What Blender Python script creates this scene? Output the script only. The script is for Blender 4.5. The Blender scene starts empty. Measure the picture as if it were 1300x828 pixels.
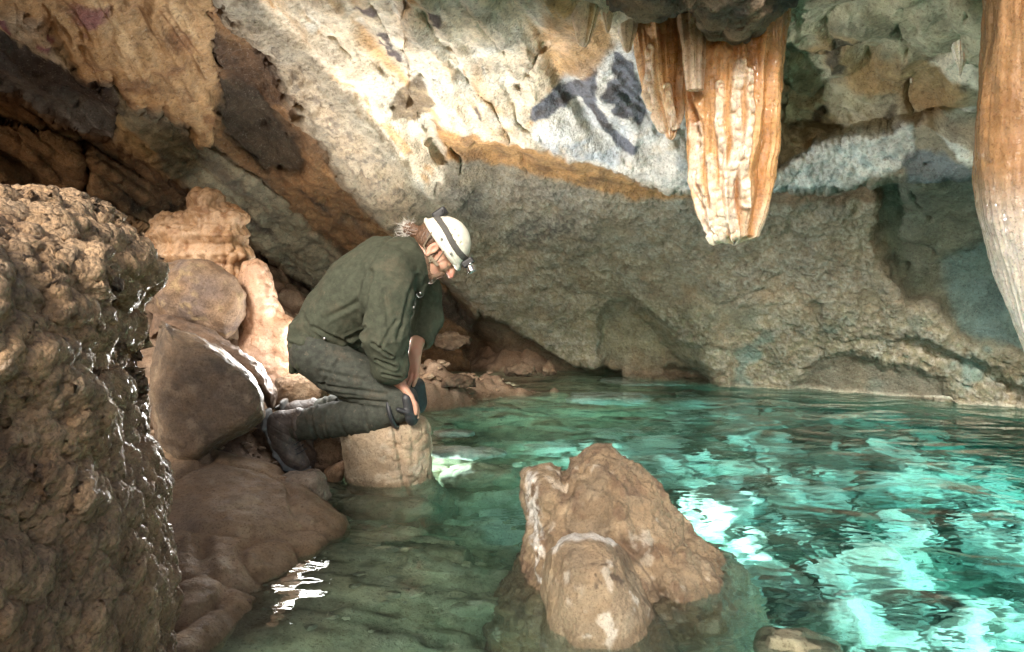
import bpy, math, random, time
import numpy as np
import openvdb as vdb
T0 = time.time()
def log(*a): print('[%.1f]' % (time.time()-T0), *a)
rng = np.random.default_rng(7)
random.seed(7)
scene = bpy.context.scene
COL = scene.collection

# ---------------------------------------------------------------- camera model
FPX, PITCH, CAMH = 867.0, math.radians(5.0), 0.82
CP, SP = math.cos(PITCH), math.sin(PITCH)
CAM = np.array([0, 0, CAMH])
def P(px, py, Y):
    """world point seen at photo position (px,py) lying at distance Y in front"""
    u = (np.asarray(px, float)-650)/FPX; v = (414-np.asarray(py, float))/FPX
    dy = CP + v*SP; dz = -SP + v*CP
    s = np.asarray(Y, float)/dy
    return np.stack(np.broadcast_arrays(u*s, dy*s, CAMH+dz*s), -1)
def proj(X):
    d = X-CAM
    f = d[..., 1]*CP - d[..., 2]*SP
    up = d[..., 1]*SP + d[..., 2]*CP
    return 650+FPX*d[..., 0]/f, 414-FPX*up/f
def Yz(py, z=0.0):
    v = (414-py)/FPX
    return (z-CAMH)/(-SP+v*CP)*(CP+v*SP)

# ---------------------------------------------------------------- noise
from concurrent.futures import ThreadPoolExecutor
POOL = ThreadPoolExecutor(4)
def chunked(fn):
    def run(X, seed=0, *a):
        X = np.asarray(X, np.float32); n = len(X); step = 24000
        if n <= step: return fn(X, seed, *a)
        rs = list(POOL.map(lambda i: fn(X[i:i+step], seed, *a), range(0, n, step)))
        if isinstance(rs[0], tuple): return tuple(np.concatenate(c) for c in zip(*rs))
        return np.concatenate(rs)
    return run
def _h(ix, iy, iz, seed):
    n = (ix*np.uint32(73856093)) ^ (iy*np.uint32(19349663)) ^ (iz*np.uint32(83492791)) ^ np.uint32(seed*2654435761 % 2147483647)
    n = (n ^ (n >> np.uint32(13)))*np.uint32(1274126177)
    n = (n ^ (n >> np.uint32(16)))*np.uint32(668265263)
    return (n ^ (n >> np.uint32(15))) & np.uint32(0x3fffffff)
@chunked
def vnoise(X, seed=0):
    """gradient noise, about -1..1"""
    i0 = np.floor(X); f = X-i0; i = i0.astype(np.int32).view(np.uint32)
    w = f*f*f*(f*(f*6-15)+10); out = 0
    for dx in (0, 1):
        for dy in (0, 1):
            for dz in (0, 1):
                h = _h(i[:, 0]+np.uint32(dx), i[:, 1]+np.uint32(dy), i[:, 2]+np.uint32(dz), seed)
                gx = (h & np.uint32(1023)).astype(np.float32)/511.5-1; gy = ((h >> np.uint32(10)) & np.uint32(1023)).astype(np.float32)/511.5-1; gz = (h >> np.uint32(20)).astype(np.float32)/511.5-1
                d = gx*(f[:, 0]-dx)+gy*(f[:, 1]-dy)+gz*(f[:, 2]-dz)
                out = out + d*(w[:, 0] if dx else 1-w[:, 0])*(w[:, 1] if dy else 1-w[:, 1])*(w[:, 2] if dz else 1-w[:, 2])
    return out*np.float32(1.3)
def fbm(X, octs=4, seed=0, gain=.5, lac=2.03):
    a, s, t = 1.0, 0, 0
    for k in range(octs):
        s = s+a*vnoise(X*(lac**k)+k*17.3, seed+k); t += a; a *= gain
    return s/t*1.6
def ridged(X, octs=4, seed=0, gain=.5):
    a, s, t = 1.0, 0, 0
    for k in range(octs):
        s = s+a*(1-np.abs(vnoise(X*(2.07**k)+k*9.1, seed+k))*2); t += a; a *= gain
    return s/t
@chunked
def worley(X, seed=0, jitter=1.0):
    """F1 distance, F2, random id of the nearest cell"""
    i0 = np.floor(X); fr = X-i0; i = i0.astype(np.int32)
    f1 = np.full(len(X), 81., np.float32); f2 = f1.copy(); idn = np.zeros(len(X), np.float32); j = np.float32(jitter/1023)
    for dx in (-1, 0, 1):
        for dy in (-1, 0, 1):
            for dz in (-1, 0, 1):
                c = (i+np.array((dx, dy, dz), np.int32)).view(np.uint32)
                h = _h(c[:, 0], c[:, 1], c[:, 2], seed)
                ax = (h & np.uint32(1023)).astype(np.float32)*j; ay = ((h >> np.uint32(10)) & np.uint32(1023)).astype(np.float32)*j; az = (h >> np.uint32(20)).astype(np.float32)*j
                o = .5-jitter/2
                d = (ax+(dx+o)-fr[:, 0])**2+(ay+(dy+o)-fr[:, 1])**2+(az+(dz+o)-fr[:, 2])**2
                near = d < f1
                f2 = np.where(near, f1, np.minimum(f2, d)); idn = np.where(near, (h & np.uint32(4095)).astype(np.float32)/4095, idn); f1 = np.where(near, d, f1)
    return np.sqrt(f1), np.sqrt(f2), idn
def bumps(X, seed=0, r=.72):
    f1, f2, idn = worley(X, seed)
    return np.sqrt(np.clip(1-(f1/r)**2, 0, 1))*(.55+.45*idn)
def sstep(a, b, x):
    t = np.clip((x-a)/(b-a), 0, 1); return t*t*(3-2*t)
def polyd(px, py, poly):
    """signed distance to a polygon, positive inside"""
    px = np.asarray(px, float); py = np.asarray(py, float)
    d2 = np.full(px.shape, 1e18); ins = np.zeros(px.shape, bool)
    n = len(poly)
    for k in range(n):
        ax, ay = poly[k]; bx, by = poly[(k+1) % n]
        ex, ey = bx-ax, by-ay; L = ex*ex+ey*ey+1e-12
        t = np.clip(((px-ax)*ex+(py-ay)*ey)/L, 0, 1)
        d2 = np.minimum(d2, (px-ax-t*ex)**2+(py-ay-t*ey)**2)
        if ay != by:
            c = ((ay > py) != (by > py)) & (px < ex*(py-ay)/(by-ay)+ax)
            ins ^= c
    return np.where(ins, 1, -1)*np.sqrt(d2)
def lined(px, py, pts):
    """distance to an open polyline"""
    d2 = np.full(np.shape(px), 1e18)
    for (ax, ay), (bx, by) in zip(pts[:-1], pts[1:]):
        ex, ey = bx-ax, by-ay; L = ex*ex+ey*ey+1e-12
        t = np.clip(((px-ax)*ex+(py-ay)*ey)/L, 0, 1)
        d2 = np.minimum(d2, (px-ax-t*ex)**2+(py-ay-t*ey)**2)
    return np.sqrt(d2)
def tps(ctrl, xs, ys):
    """thin plate spline through (x,y,value)"""
    c = np.array(ctrl, float); s = 100.0
    A = c[:, :2]/s; n = len(c)
    def U(r2): return .5*r2*np.log(r2+1e-12)
    K = U(((A[:, None]-A[None])**2).sum(-1))+np.eye(n)*.05
    Pm = np.c_[np.ones(n), A]
    M = np.block([[K, Pm], [Pm.T, np.zeros((3, 3))]])
    w = np.linalg.solve(M, np.r_[c[:, 2], 0, 0, 0])
    X = np.asarray(xs, float).ravel()/s; Y = np.asarray(ys, float).ravel()/s
    out = w[n]+w[n+1]*X+w[n+2]*Y
    for k in range(n):
        out += w[k]*U((X-A[k, 0])**2+(Y-A[k, 1])**2)
    return out.reshape(np.shape(xs))

# ---------------------------------------------------------------- mesh helpers
def normals(V, F):
    a, b, c = V[F[:, 0]], V[F[:, 1]], V[F[:, 2]]
    n = np.cross(b-a, c-a)
    if F.shape[1] == 4: n = n+np.cross(c-a, V[F[:, 3]]-a)
    N = np.zeros_like(V)
    for j in range(F.shape[1]):
        for k in range(3): N[:, k] += np.bincount(F[:, j], n[:, k], len(V))
    return N/(np.linalg.norm(N, axis=1, keepdims=True)+1e-12)
def smooth_mesh(V, F, it=2, lam=.5):
    E = np.concatenate([F[:, [j, (j+1) % F.shape[1]]] for j in range(F.shape[1])])
    E = np.concatenate([E, E[:, ::-1]])
    cnt = np.bincount(E[:, 0], minlength=len(V))[:, None]+1e-9
    for _ in range(it):
        M = np.stack([np.bincount(E[:, 0], V[E[:, 1], k], len(V)) for k in range(3)], -1)/cnt
        V = V+lam*(M-V)
    return V
def link(name, V, F, mat, parent=None, color=None, smooth=True, origin=None):
    V = np.asarray(V, np.float64)
    if origin is None:
        origin = (V.min(0)+V.max(0))/2; origin[2] = V[:, 2].min()
        if parent is not None: origin = np.array(parent.location)
    origin = np.asarray(origin, float)
    me = bpy.data.meshes.new(name)
    F = np.asarray(F, np.int32); k = F.shape[1]
    me.vertices.add(len(V)); me.vertices.foreach_set('co', (V-origin).astype(np.float32).ravel())
    me.loops.add(F.size); me.loops.foreach_set('vertex_index', F.ravel())
    me.polygons.add(len(F)); me.polygons.foreach_set('loop_start', np.arange(0, F.size, k, dtype=np.int32))
    me.polygons.foreach_set('use_smooth', np.full(len(F), smooth))
    me.update(calc_edges=True)
    if color is not None:
        c = me.color_attributes.new('col', 'FLOAT_COLOR', 'POINT')
        c.data.foreach_set('color', np.c_[np.clip(color, 0, 1), np.ones(len(V))].astype(np.float32).ravel())
    me.materials.append(mat)
    o = bpy.data.objects.new(name, me); COL.objects.link(o)
    if parent is not None:
        o.parent = parent; o.location = origin-np.array(parent.location)
        if parent.type == 'MESH': o.location = origin-world_loc(parent)
    else: o.location = origin
    return o
def world_loc(o):
    v = np.array(o.location)
    while o.parent is not None: o = o.parent; v = v+np.array(o.location)
    return v
def tag(o, label=None, cat=None, group=None, kind=None):
    for k, v in (('label', label), ('category', cat), ('group', group), ('kind', kind)):
        if v: o[k] = v
    return o
def empty(name, loc):
    o = bpy.data.objects.new(name, None); COL.objects.link(o); o.location = tuple(map(float, loc)); o.empty_display_size = .05
    return o
def part(name, V, F, mat, parent, color=None, smooth=True):
    """a mesh part under a thing whose rotation is zero"""
    V = np.asarray(V, float); org = (V.min(0)+V.max(0))/2
    o = link(name, V, F, mat, None, color, smooth, origin=org)
    o.parent = parent; o.location = org-world_loc(parent)
    return o

class Grid:
    """a distance field filled shape by shape and meshed"""
    def __init__(s, lo, hi, vox):
        s.lo = np.array(lo, float); s.vox = vox
        s.n = np.ceil((np.array(hi)-s.lo)/vox).astype(int)+1
        s.a = np.full(s.n, .2, np.float32)
    def win(s, lo, hi):
        a = np.clip(np.floor((np.array(lo)-s.lo)/s.vox).astype(int), 0, s.n)
        b = np.clip(np.ceil((np.array(hi)-s.lo)/s.vox).astype(int)+1, 0, s.n)
        sl = tuple(slice(x, y) for x, y in zip(a, b))
        ax = [s.lo[k]+s.vox*np.arange(a[k], b[k]) for k in range(3)]
        return sl, np.stack(np.meshgrid(*ax, indexing='ij'), -1)
    def add(s, f, lo, hi, k=.01, sub=False):
        sl, X = s.win(np.array(lo)-k*1.5-.02, np.array(hi)+k*1.5+.02)
        if X.size == 0: return
        d = f(X).astype(np.float32); g = s.a[sl]
        if sub:
            d = -d; h = np.maximum(k-np.abs(g-d), 0)/k
            s.a[sl] = np.maximum(g, d)+h*h*k*.25
        else:
            h = np.maximum(k-np.abs(g-d), 0)/k
            s.a[sl] = np.minimum(g, d)-h*h*k*.25
    def cap(s, a, b, ra, rb=None, k=.01, ys=1.0, sub=False):
        """tapered limb from a to b; ys > 1 widens it in depth"""
        a = np.array(a, float); b = np.array(b, float); rb = ra if rb is None else rb
        sc = np.array([1, ys, 1.])
        def f(X):
            A, B, Q = a/sc, b/sc, X/sc
            e = B-A; L = max((e*e).sum(), 1e-9)
            t = np.clip(((Q-A)@e)/L, 0, 1)
            return np.linalg.norm(Q-A-t[..., None]*e, axis=-1)-(ra+(rb-ra)*t)
        R = max(ra, rb)*max(ys, 1)
        s.add(f, np.minimum(a, b)-R, np.maximum(a, b)+R, k, sub)
    def chain(s, pts, k=.01, ys=1.0):
        for (a, ra), (b, rb) in zip(pts[:-1], pts[1:]): s.cap(a, b, ra, rb, k, ys)
    def ell(s, c, r, M=None, k=.01, sub=False):
        """ellipsoid, M = rows are its local axes"""
        c = np.array(c, float); r = np.array(r, float); M = np.eye(3) if M is None else np.asarray(M)
        def f(X):
            q = (X-c)@M.T/r; n = np.linalg.norm(q, axis=-1)
            g = np.linalg.norm(q/r, axis=-1)+1e-9
            return n*(n-1)/g
        R = r.max(); s.add(f, c-R, c+R, k, sub)
    def box(s, c, h, M=None, rnd=.005, k=.006, sub=False):
        c = np.array(c, float); h = np.array(h, float); M = np.eye(3) if M is None else np.asarray(M)
        def f(X):
            q = np.abs((X-c)@M.T)-(h-rnd)
            return np.linalg.norm(np.maximum(q, 0), axis=-1)+np.minimum(q.max(-1), 0)-rnd
        R = np.linalg.norm(h); s.add(f, c-R, c+R, k, sub)
    def mesh(s, it=1):
        g = vdb.FloatGrid(); g.background = .2
        g.copyFromArray(np.ascontiguousarray(s.a))
        pts, q = g.convertToQuads(isovalue=0.0)
        V = pts.astype(float)*s.vox+s.lo
        F = q.astype(np.int64)[:, ::-1]
        if it: V = smooth_mesh(V, F, it, .5)
        return V, F
def outward(V, F):
    """make the faces of a closed mesh point outwards"""
    c = V.mean(0); a, b, d = V[F[:, 0]]-c, V[F[:, 1]]-c, V[F[:, 2]]-c
    vol = (np.cross(a, b)*d).sum()
    return F if vol > 0 else F[:, ::-1]

def inflate(poly, Y0, Tf, Tb, r, vox, pad=12, extra=None, it=1, e=2.0):
    """a solid whose outline is poly (photo positions) at distance Y0(px,py): Tf thick towards us, Tb away, edges rounded over r metres"""
    poly = np.array(poly, float)
    yf = Y0 if callable(Y0) else (lambda a, b: np.full(np.shape(a), float(Y0)))
    x0, y0 = poly.min(0)-pad; x1, y1 = poly.max(0)+pad
    gx = np.arange(x0, x1+2, 2.0); gy = np.arange(y0, y1+2, 2.0)
    GX, GY = np.meshgrid(gx, gy, indexing='ij')
    D = polyd(GX, GY, poly)
    ysamp = yf(poly[:, 0], poly[:, 1])
    ya, yb = ysamp.min()-Tf, ysamp.max()+Tb
    cs = np.concatenate([P(poly[:, 0], poly[:, 1], y) for y in (ya, yb)])
    lo = cs.min(0)-.03; hi = cs.max(0)+.03; lo[1] = ya-.03; hi[1] = yb+.03
    g = Grid(lo, hi, vox)
    sl, X = g.win(lo, hi)
    px, py = proj(X)
    fx = np.clip((px-x0)/2, 0, len(gx)-1.001); fy = np.clip((py-y0)/2, 0, len(gy)-1.001)
    ix, iy = fx.astype(int), fy.astype(int); fx -= ix; fy -= iy
    d = D[ix, iy]*(1-fx)*(1-fy)+D[ix+1, iy]*fx*(1-fy)+D[ix, iy+1]*(1-fx)*fy+D[ix+1, iy+1]*fx*fy
    off = (px < x0) | (px > x1) | (py < y0) | (py > y1)
    d = np.where(off, -pad, d)
    Yc = yf(px, py); d = d*Yc/FPX
    dy = X[..., 1]-Yc
    T = np.where(dy < 0, Tf, Tb)
    u = np.maximum(1-d/r, 0); v = np.abs(dy)/T
    f = ((u**e+v**e)**(1/e)-1)*min(r, Tf, Tb)
    g.a[sl] = f.astype(np.float32)
    if extra: extra(g)
    V, F = g.mesh(it)
    return V, outward(V, F)
def displace(V, F, amt):
    return V+normals(V, F)*np.asarray(amt)[:, None]
def mix(a, b, t):
    a = np.asarray(a, float); b = np.asarray(b, float); t = np.asarray(t)[..., None]
    return a*(1-t)+b*t
def ao_free_color(V, base, alt, seed, sc=6., alt2=None):
    n = fbm(V*sc, 4, seed)
    c = mix(np.broadcast_to(base, V.shape), alt, sstep(-.25, .45, n))
    if alt2 is not None:
        c = mix(c, alt2, sstep(.15, .5, fbm(V*sc*2.3+5, 3, seed+9)))
    return c

# ---------------------------------------------------------------- materials
def mat_new(name):
    m = bpy.data.materials.new(name); m.use_nodes = True
    nt = m.node_tree; nt.nodes.clear()
    out = nt.nodes.new('ShaderNodeOutputMaterial')
    b = nt.nodes.new('ShaderNodeBsdfPrincipled')
    nt.links.new(b.outputs[0], out.inputs['Surface'])
    return m, nt, b, out
def N(nt, t, **kw):
    n = nt.nodes.new(t)
    for k, v in kw.items():
        if k in n.inputs: n.inputs[k].default_value = v
        else: setattr(n, k, v)
    return n
def noise(nt, co, scale, detail=5, rough=.6, dist=0):
    n = N(nt, 'ShaderNodeTexNoise'); n.inputs['Scale'].default_value = scale; n.inputs['Detail'].default_value = detail
    n.inputs['Roughness'].default_value = rough; n.inputs['Distortion'].default_value = dist
    nt.links.new(co, n.inputs['Vector']); return n.outputs['Fac']
def mth(nt, op, a, b=None, c=None, clamp=False):
    n = N(nt, 'ShaderNodeMath', operation=op); n.use_clamp = clamp
    for i, v in enumerate((a, b, c)):
        if v is None: continue
        if isinstance(v, (int, float)): n.inputs[i].default_value = v
        else: nt.links.new(v, n.inputs[i])
    return n.outputs[0]
def ramp(nt, fac, stops):
    r = N(nt, 'ShaderNodeMapRange'); r.interpolation_type = 'SMOOTHSTEP'
    nt.links.new(fac, r.inputs[0])
    r.inputs[1].default_value, r.inputs[2].default_value, r.inputs[3].default_value, r.inputs[4].default_value = stops
    return r.outputs[0]
def mixc(nt, f, a, b, blend='MIX'):
    n = N(nt, 'ShaderNodeMix', data_type='RGBA', blend_type=blend)
    for s, v in ((0, f), (6, a), (7, b)):
        if isinstance(v, (int, float)): n.inputs[s].default_value = v
        elif isinstance(v, tuple): n.inputs[s].default_value = (*v, 1)
        else: nt.links.new(v, n.inputs[s])
    return n.outputs[2]
def rock_mat(name, bump=.006, scale=30., var=.35, rough=(.55, .95), wet=.0, sss=0, speck=0., color=None, pits=0., coat=0.):
    """mineral surface: its own colour comes from the 'col' attribute, broken up by noise; fine relief by bump"""
    m, nt, b, out = mat_new(name)
    geo = N(nt, 'ShaderNodeNewGeometry').outputs['Position']
    if color is None:
        at = N(nt, 'ShaderNodeAttribute'); at.attribute_name = 'col'; base = at.outputs['Color']
    else:
        base = N(nt, 'ShaderNodeRGB'); base.outputs[0].default_value = (*color, 1); base = base.outputs[0]
    n1 = noise(nt, geo, scale*.35, 6, .65); n2 = noise(nt, geo, scale*2.2, 5, .7); n3 = noise(nt, geo, scale*9, 3, .6)
    f = mth(nt, 'ADD', mth(nt, 'MULTIPLY', n1, .5), mth(nt, 'ADD', mth(nt, 'MULTIPLY', n2, .35), mth(nt, 'MULTIPLY', n3, .15)))
    k = ramp(nt, f, (.3, .7, 1-var, 1+var))
    vec = N(nt, 'ShaderNodeVectorMath', operation='SCALE'); nt.links.new(base, vec.inputs[0]); nt.links.new(k, vec.inputs['Scale'])
    c = vec.outputs[0]
    # warm/cool tint drift
    tint = ramp(nt, noise(nt, geo, scale*.2, 3, .5), (.4, .6, 0, .28))
    c = mixc(nt, tint, c, (1.08, .90, .70), 'MULTIPLY')
    if speck:
        sp = ramp(nt, noise(nt, geo, scale*5, 3, .7), (.58, .68, 0, speck))
        c = mixc(nt, sp, c, (.62, .58, .50))
    dk = ramp(nt, noise(nt, geo, scale*3.1, 4, .75), (.36, .46, .7, 0))
    c = mixc(nt, dk, c, (.45, .40, .36), 'MULTIPLY')
    sz = N(nt, 'ShaderNodeSeparateXYZ'); nt.links.new(geo, sz.inputs[0])
    wetb = ramp(nt, mth(nt, 'ADD', sz.outputs[2], mth(nt, 'MULTIPLY', mth(nt, 'SUBTRACT', n1, .5), .05)), (.008, .030, .55, 0))   # damp band just above the pool
    c = mixc(nt, wetb, c, (.50, .46, .40), 'MULTIPLY')
    nt.links.new(c, b.inputs['Base Color'])
    rg = ramp(nt, noise(nt, geo, scale*.6, 4, .6), (.35, .65, rough[0], rough[1]))
    nt.links.new(rg, b.inputs['Roughness'])
    b.inputs['Specular IOR Level'].default_value = .35+wet*.5
    if coat: b.inputs['Coat Weight'].default_value = coat; b.inputs['Coat Roughness'].default_value = .12
    if sss:
        b.inputs['Subsurface Weight'].default_value = sss; b.inputs['Subsurface Radius'].default_value = (1, .45, .18); b.inputs['Subsurface Scale'].default_value = .03
    h = mth(nt, 'ADD', mth(nt, 'MULTIPLY', n2, .6), mth(nt, 'MULTIPLY', noise(nt, geo, scale*6, 6, .75), .45))
    h = mth(nt, 'ADD', h, mth(nt, 'MULTIPLY', n1, 1.0))
    if pits:
        v = N(nt, 'ShaderNodeTexVoronoi'); v.inputs['Scale'].default_value = scale*2.4; nt.links.new(geo, v.inputs['Vector'])
        h = mth(nt, 'ADD', h, mth(nt, 'MULTIPLY', mth(nt, 'SUBTRACT', 1., v.outputs['Distance']), pits))
    bp = N(nt, 'ShaderNodeBump'); bp.inputs['Distance'].default_value = bump*1.7; bp.inputs['Strength'].default_value = 1
    nt.links.new(h, bp.inputs['Height']); nt.links.new(bp.outputs[0], b.inputs['Normal'])
    return m
def simple_mat(name, color, rough=.6, metal=0, bump=0, scale=80, var=.15, spec=.5, sss=0, weave=0, trans=0, dirt=0):
    m, nt, b, out = mat_new(name)
    geo = N(nt, 'ShaderNodeNewGeometry').outputs['Position']
    n = noise(nt, geo, scale*.3, 5, .65)
    v = ramp(nt, n, (.3, .7, 1-var, 1+var))
    c = N(nt, 'ShaderNodeVectorMath', operation='SCALE'); c.inputs[0].default_value = color; nt.links.new(v, c.inputs['Scale'])
    cc = c.outputs[0]
    if dirt:
        cc = mixc(nt, ramp(nt, noise(nt, geo, 9, 6, .7), (.50, .72, 0, dirt)), cc, (.20, .145, .095))
        cc = mixc(nt, ramp(nt, noise(nt, geo, 60, 4, .7), (.60, .70, 0, dirt)), cc, (.26, .20, .14))
    nt.links.new(cc, b.inputs['Base Color'])
    b.inputs['Roughness'].default_value = rough; b.inputs['Metallic'].default_value = metal; b.inputs['Specular IOR Level'].default_value = spec
    if trans: b.inputs['Transmission Weight'].default_value = trans
    if sss: b.inputs['Subsurface Weight'].default_value = sss; b.inputs['Subsurface Radius'].default_value = (1, .35, .2); b.inputs['Subsurface Scale'].default_value = .012
    if bump:
        bp = N(nt, 'ShaderNodeBump'); bp.inputs['Distance'].default_value = bump
        h = noise(nt, geo, scale, 4, .6)
        if weave:
            h = mth(nt, 'ADD', h, mth(nt, 'MULTIPLY', noise(nt, geo, weave, 2, .5), .4))
        nt.links.new(h, bp.inputs['Height']); nt.links.new(bp.outputs[0], b.inputs['Normal'])
    return m
# ================================================================ CAVE WALL
WALLD = {}
def wall_Y(px, py):
    return float(WALLD['D'][np.argmin(abs(WALLD['xs']-px)), np.argmin(abs(WALLD['ys']-py))])
def build_wall():
    xs = np.r_[np.arange(-330, -40, 8.), np.arange(-40, 1342, 2.0), np.arange(1342, 1640, 8.)]; ys = np.r_[np.arange(-330, -40, 8.), np.arange(-40, 520, 2.0), np.arange(520, 600, 5.)]
    PX, PY = np.meshgrid(xs, ys, indexing='ij')
    wl = lambda y: float(Yz(y))
    ctrl = [(-300, -300, 1.7), (0, -300, 1.8), (400, -300, 1.9), (800, -300, 1.9), (1200, -300, 1.9), (1600, -300, 1.7),
            (-300, 0, 2.2), (-300, 300, 2.6), (-300, 560, 2.8),
            (0, 0, 2.5), (120, 30, 2.6), (230, 60, 2.8), (100, 110, 2.9), (200, 170, 3.2), (330, 0, 2.6), (480, 0, 2.6), (650, 0, 2.65), (800, 0, 2.75), (1000, 0, 2.9), (1150, 0, 2.8),
            (1300, 0, 2.5), (1500, 0, 2.3), (320, 150, 3.4), (300, 230, 3.7), (420, 130, 3.15), (560, 100, 3.15), (700, 90, 3.25), (820, 110, 3.4), (1000, 110, 3.55), (1150, 110, 3.3), (1300, 130, 3.0),
            (400, 250, 3.9), (500, 230, 3.75), (570, 190, 3.75), (680, 205, 3.75), (780, 220, 3.75), (860, 240, 3.75), (1000, 245, 3.75), (1150, 232, 3.55), (1300, 230, 3.3),
            (380, 340, 4.7), (470, 340, 4.6), (560, 300, 4.35), (700, 300, 4.4), (850, 300, 4.25), (1000, 300, 4.05), (1150, 300, 3.85), (1300, 300, 3.6), (1550, 300, 2.9),
            (440, 430, 5.3), (540, 400, 4.95), (640, 400, 4.95), (760, 400, 4.95), (900, 400, 4.55), (1050, 400, 4.25), (1200, 400, 3.95), (1350, 400, 3.6),
            (520, 480, 5.4), (620, 474, 5.35), (700, 476, wl(476)), (800, 481, wl(481)), (900, 488, wl(487)), (1000, 493, wl(493)), (1150, 505, wl(505)), (1300, 518, wl(518)), (1500, 536, wl(536)),
            (500, 590, 5.4), (800, 580, 5.0), (1100, 600, 4.3), (1300, 600, 3.9), (1600, 600, 3.2), (100, 300, 3.6), (200, 330, 4.1), (300, 400, 4.8), (100, 450, 3.8), (300, 500, 5.0), (0, 200, 3.1), (0, 560, 3.4)]
    D = tps(ctrl, PX, PY)
    px, py = PX.ravel(), PY.ravel(); D = D.ravel()
    q3 = np.stack([px/100, py/100, np.zeros_like(px)], -1)
    wx = px+fbm(q3*1.6, 4, 3)*16; wy = py+fbm(q3*1.6+7, 4, 4)*16          # ragged outlines
    wx2 = px+fbm(q3*5, 3, 5)*7; wy2 = py+fbm(q3*5+3, 3, 6)*7
    W = lambda poly, f, big=False: sstep(-f, f, polyd(wx if big else wx2, wy if big else wy2, poly))
    # ---- big forms: hollows and ledges (metres further from us)
    hollow = [(-340, -20), (0, 103), (60, 140), (140, 176), (190, 205), (238, 237), (300, 285), (345, 330), (400, 372), (440, 410), (470, 470), (470, 620), (-340, 620)]
    mh = W(hollow, 5); D = D+mh*(.55+.5*sstep(0, 300, polyd(px, py, hollow)))
    slabs = fbm(np.stack([(px*.80+py*.60)/260, (-px*.60+py*.80)/46, px*0+2], -1), 4, 21, .45)
    f1, f2, idc = worley(np.stack([(px*.86+py*.51)/170, (-px*.51+py*.86)/52, px*0+.5], -1), 33, .9)
    D = D-mh*(.30*slabs+.34*(idc-.5)-.20*sstep(.13, .0, f2-f1))
    diag = [(275, -340), (275, -5), (312, 40), (345, 85), (378, 130), (395, 165), (420, 205), (470, 262), (520, 318), (560, 350), (640, 440), (700, 700), (1700, 700), (1700, -340)]
    md = W(diag, 8); D = D-md*.20*sstep(520, 230, py)
    flow = [(-340, -340), (240, -340), (262, 60), (275, 130), (268, 175), (255, 182), (240, 160), (222, 150), (205, 128), (196, 133), (180, 122), (170, 128), (160, 104), (142, 98), (120, 96), (104, 82), (88, 62), (70, 40), (30, 12), (-340, -60)]
    mf = W(flow, 4); D = D-mf*.20
    cream0 = [(-340, -60), (30, 12), (70, 40), (90, 62), (98, 80), (60, 68), (0, 40), (-340, -60)]
    slabd = [(-340, -90), (0, 40), (60, 68), (98, 80), (135, 100), (165, 140), (140, 176), (60, 140), (0, 104), (-340, -20)]
    tanband = [(120, 100), (200, 135), (265, 185), (330, 230), (420, 310), (470, 370), (440, 410), (345, 330), (300, 285), (238, 237), (140, 176), (165, 140)]
    D = D-W(tanband, 3)*.06
    panel = [(262, 95), (300, 88), (330, 108), (362, 150), (392, 195), (388, 222), (330, 212), (300, 190), (280, 160)]
    D = D+sstep(-10, 10, polyd(px, py, panel))*.09
    # white upper mass over the orange notch
    upper = [(520, -340), (520, 150), (545, 178), (610, 182), (673, 188), (725, 196), (771, 212), (834, 238), (980, 240), (1110, 232), (1245, 224), (1700, 200), (1700, -340)]
    mu = sstep(-3, 3, polyd(wx2, wy2, upper)); 
    lowline = polyd(px, py, [(500, 700), (500, 160), (565, 200), (624, 204), (680, 219), (760, 236), (834, 248), (980, 254), (1110, 246), (1245, 240), (1700, 215), (1700, 700)])
    D = D+(1-mu)*sstep(-14, 6, lowline+14)*.17*sstep(560, 640, px)*sstep(1170, 1090, px)*sstep(420, 260, py)
    D = D-mu*.10
    # right alcove above and grey-green recess
    alc = [(985, 60), (1000, -340), (1700, -340), (1700, 190), (1240, 190), (1180, 150), (1120, 165), (1050, 178), (990, 212), (975, 150)]
    ma = W(alc, 8); D = D+ma*.22
    rec = [(1116, 242), (1150, 236), (1245, 232), (1420, 240), (1420, 470), (1300, 448), (1215, 425), (1190, 385), (1150, 380), (1122, 330)]
    mr = W(rec, 11, True); D = D+mr*(.22-.15*sstep(320, 440, py))
    arch = [(768, 470), (764, 440), (768, 405), (776, 390), (800, 386), (822, 396), (842, 424), (872, 452), (905, 480), (890, 492), (770, 484)]
    mar = W(arch, 13, True); D = D+mar*.16
    lip = [(610, 398), (640, 410), (672, 430), (700, 450), (740, 464), (790, 474), (790, 500), (600, 500), (585, 440)]
    ml = W(lip, 4); D = D+ml*.26
    low = [(1010, 492), (1030, 465), (1060, 455), (1100, 453), (1140, 462), (1190, 480), (1215, 510), (1010, 520)]
    mlow = W(low, 11, True); D = D+mlow*.06
    ridge = lined(wx2, wy2, [(880, 395), (905, 440), (915, 486)]); D = D-.06*sstep(26, 4, ridge)
    for ln, dep, wd in (([(850, 470), (890, 478), (915, 500)], .12, 9), ([(1035, 385), (1040, 420), (1038, 455)], .03, 9), ([(560, 345), (590, 400), (620, 455)], .14, 12), ([(1150, 430), (1230, 460), (1290, 500)], .07, 12),
                        ([(545, 170), (555, 190), (562, 205)], .10, 6), ([(640, 100), (655, 150), (690, 175)], .04, 5), ([(570, 60), (610, 110), (650, 175)], .05, 6), ([(540, 20), (600, 110)], .05, 7), ([(585, 0), (640, 60)], .05, 6),
                        ([(690, 60), (665, 90), (660, 105)], .10, 6), ([(455, 60), (520, 110), (500, 135)], .05, 7), ([(470, 0), (500, 50), (535, 90)], .06, 7), ([(390, 10), (470, 90), (520, 160)], .04, 9)):
        D = D+dep*(.45 if ln[0][1] < 120 else 1)*sstep(wd*1.3, 0, lined(wx2, wy2, ln))
    V = P(px, py, D)
    nx, ny = len(xs), len(ys)
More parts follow.
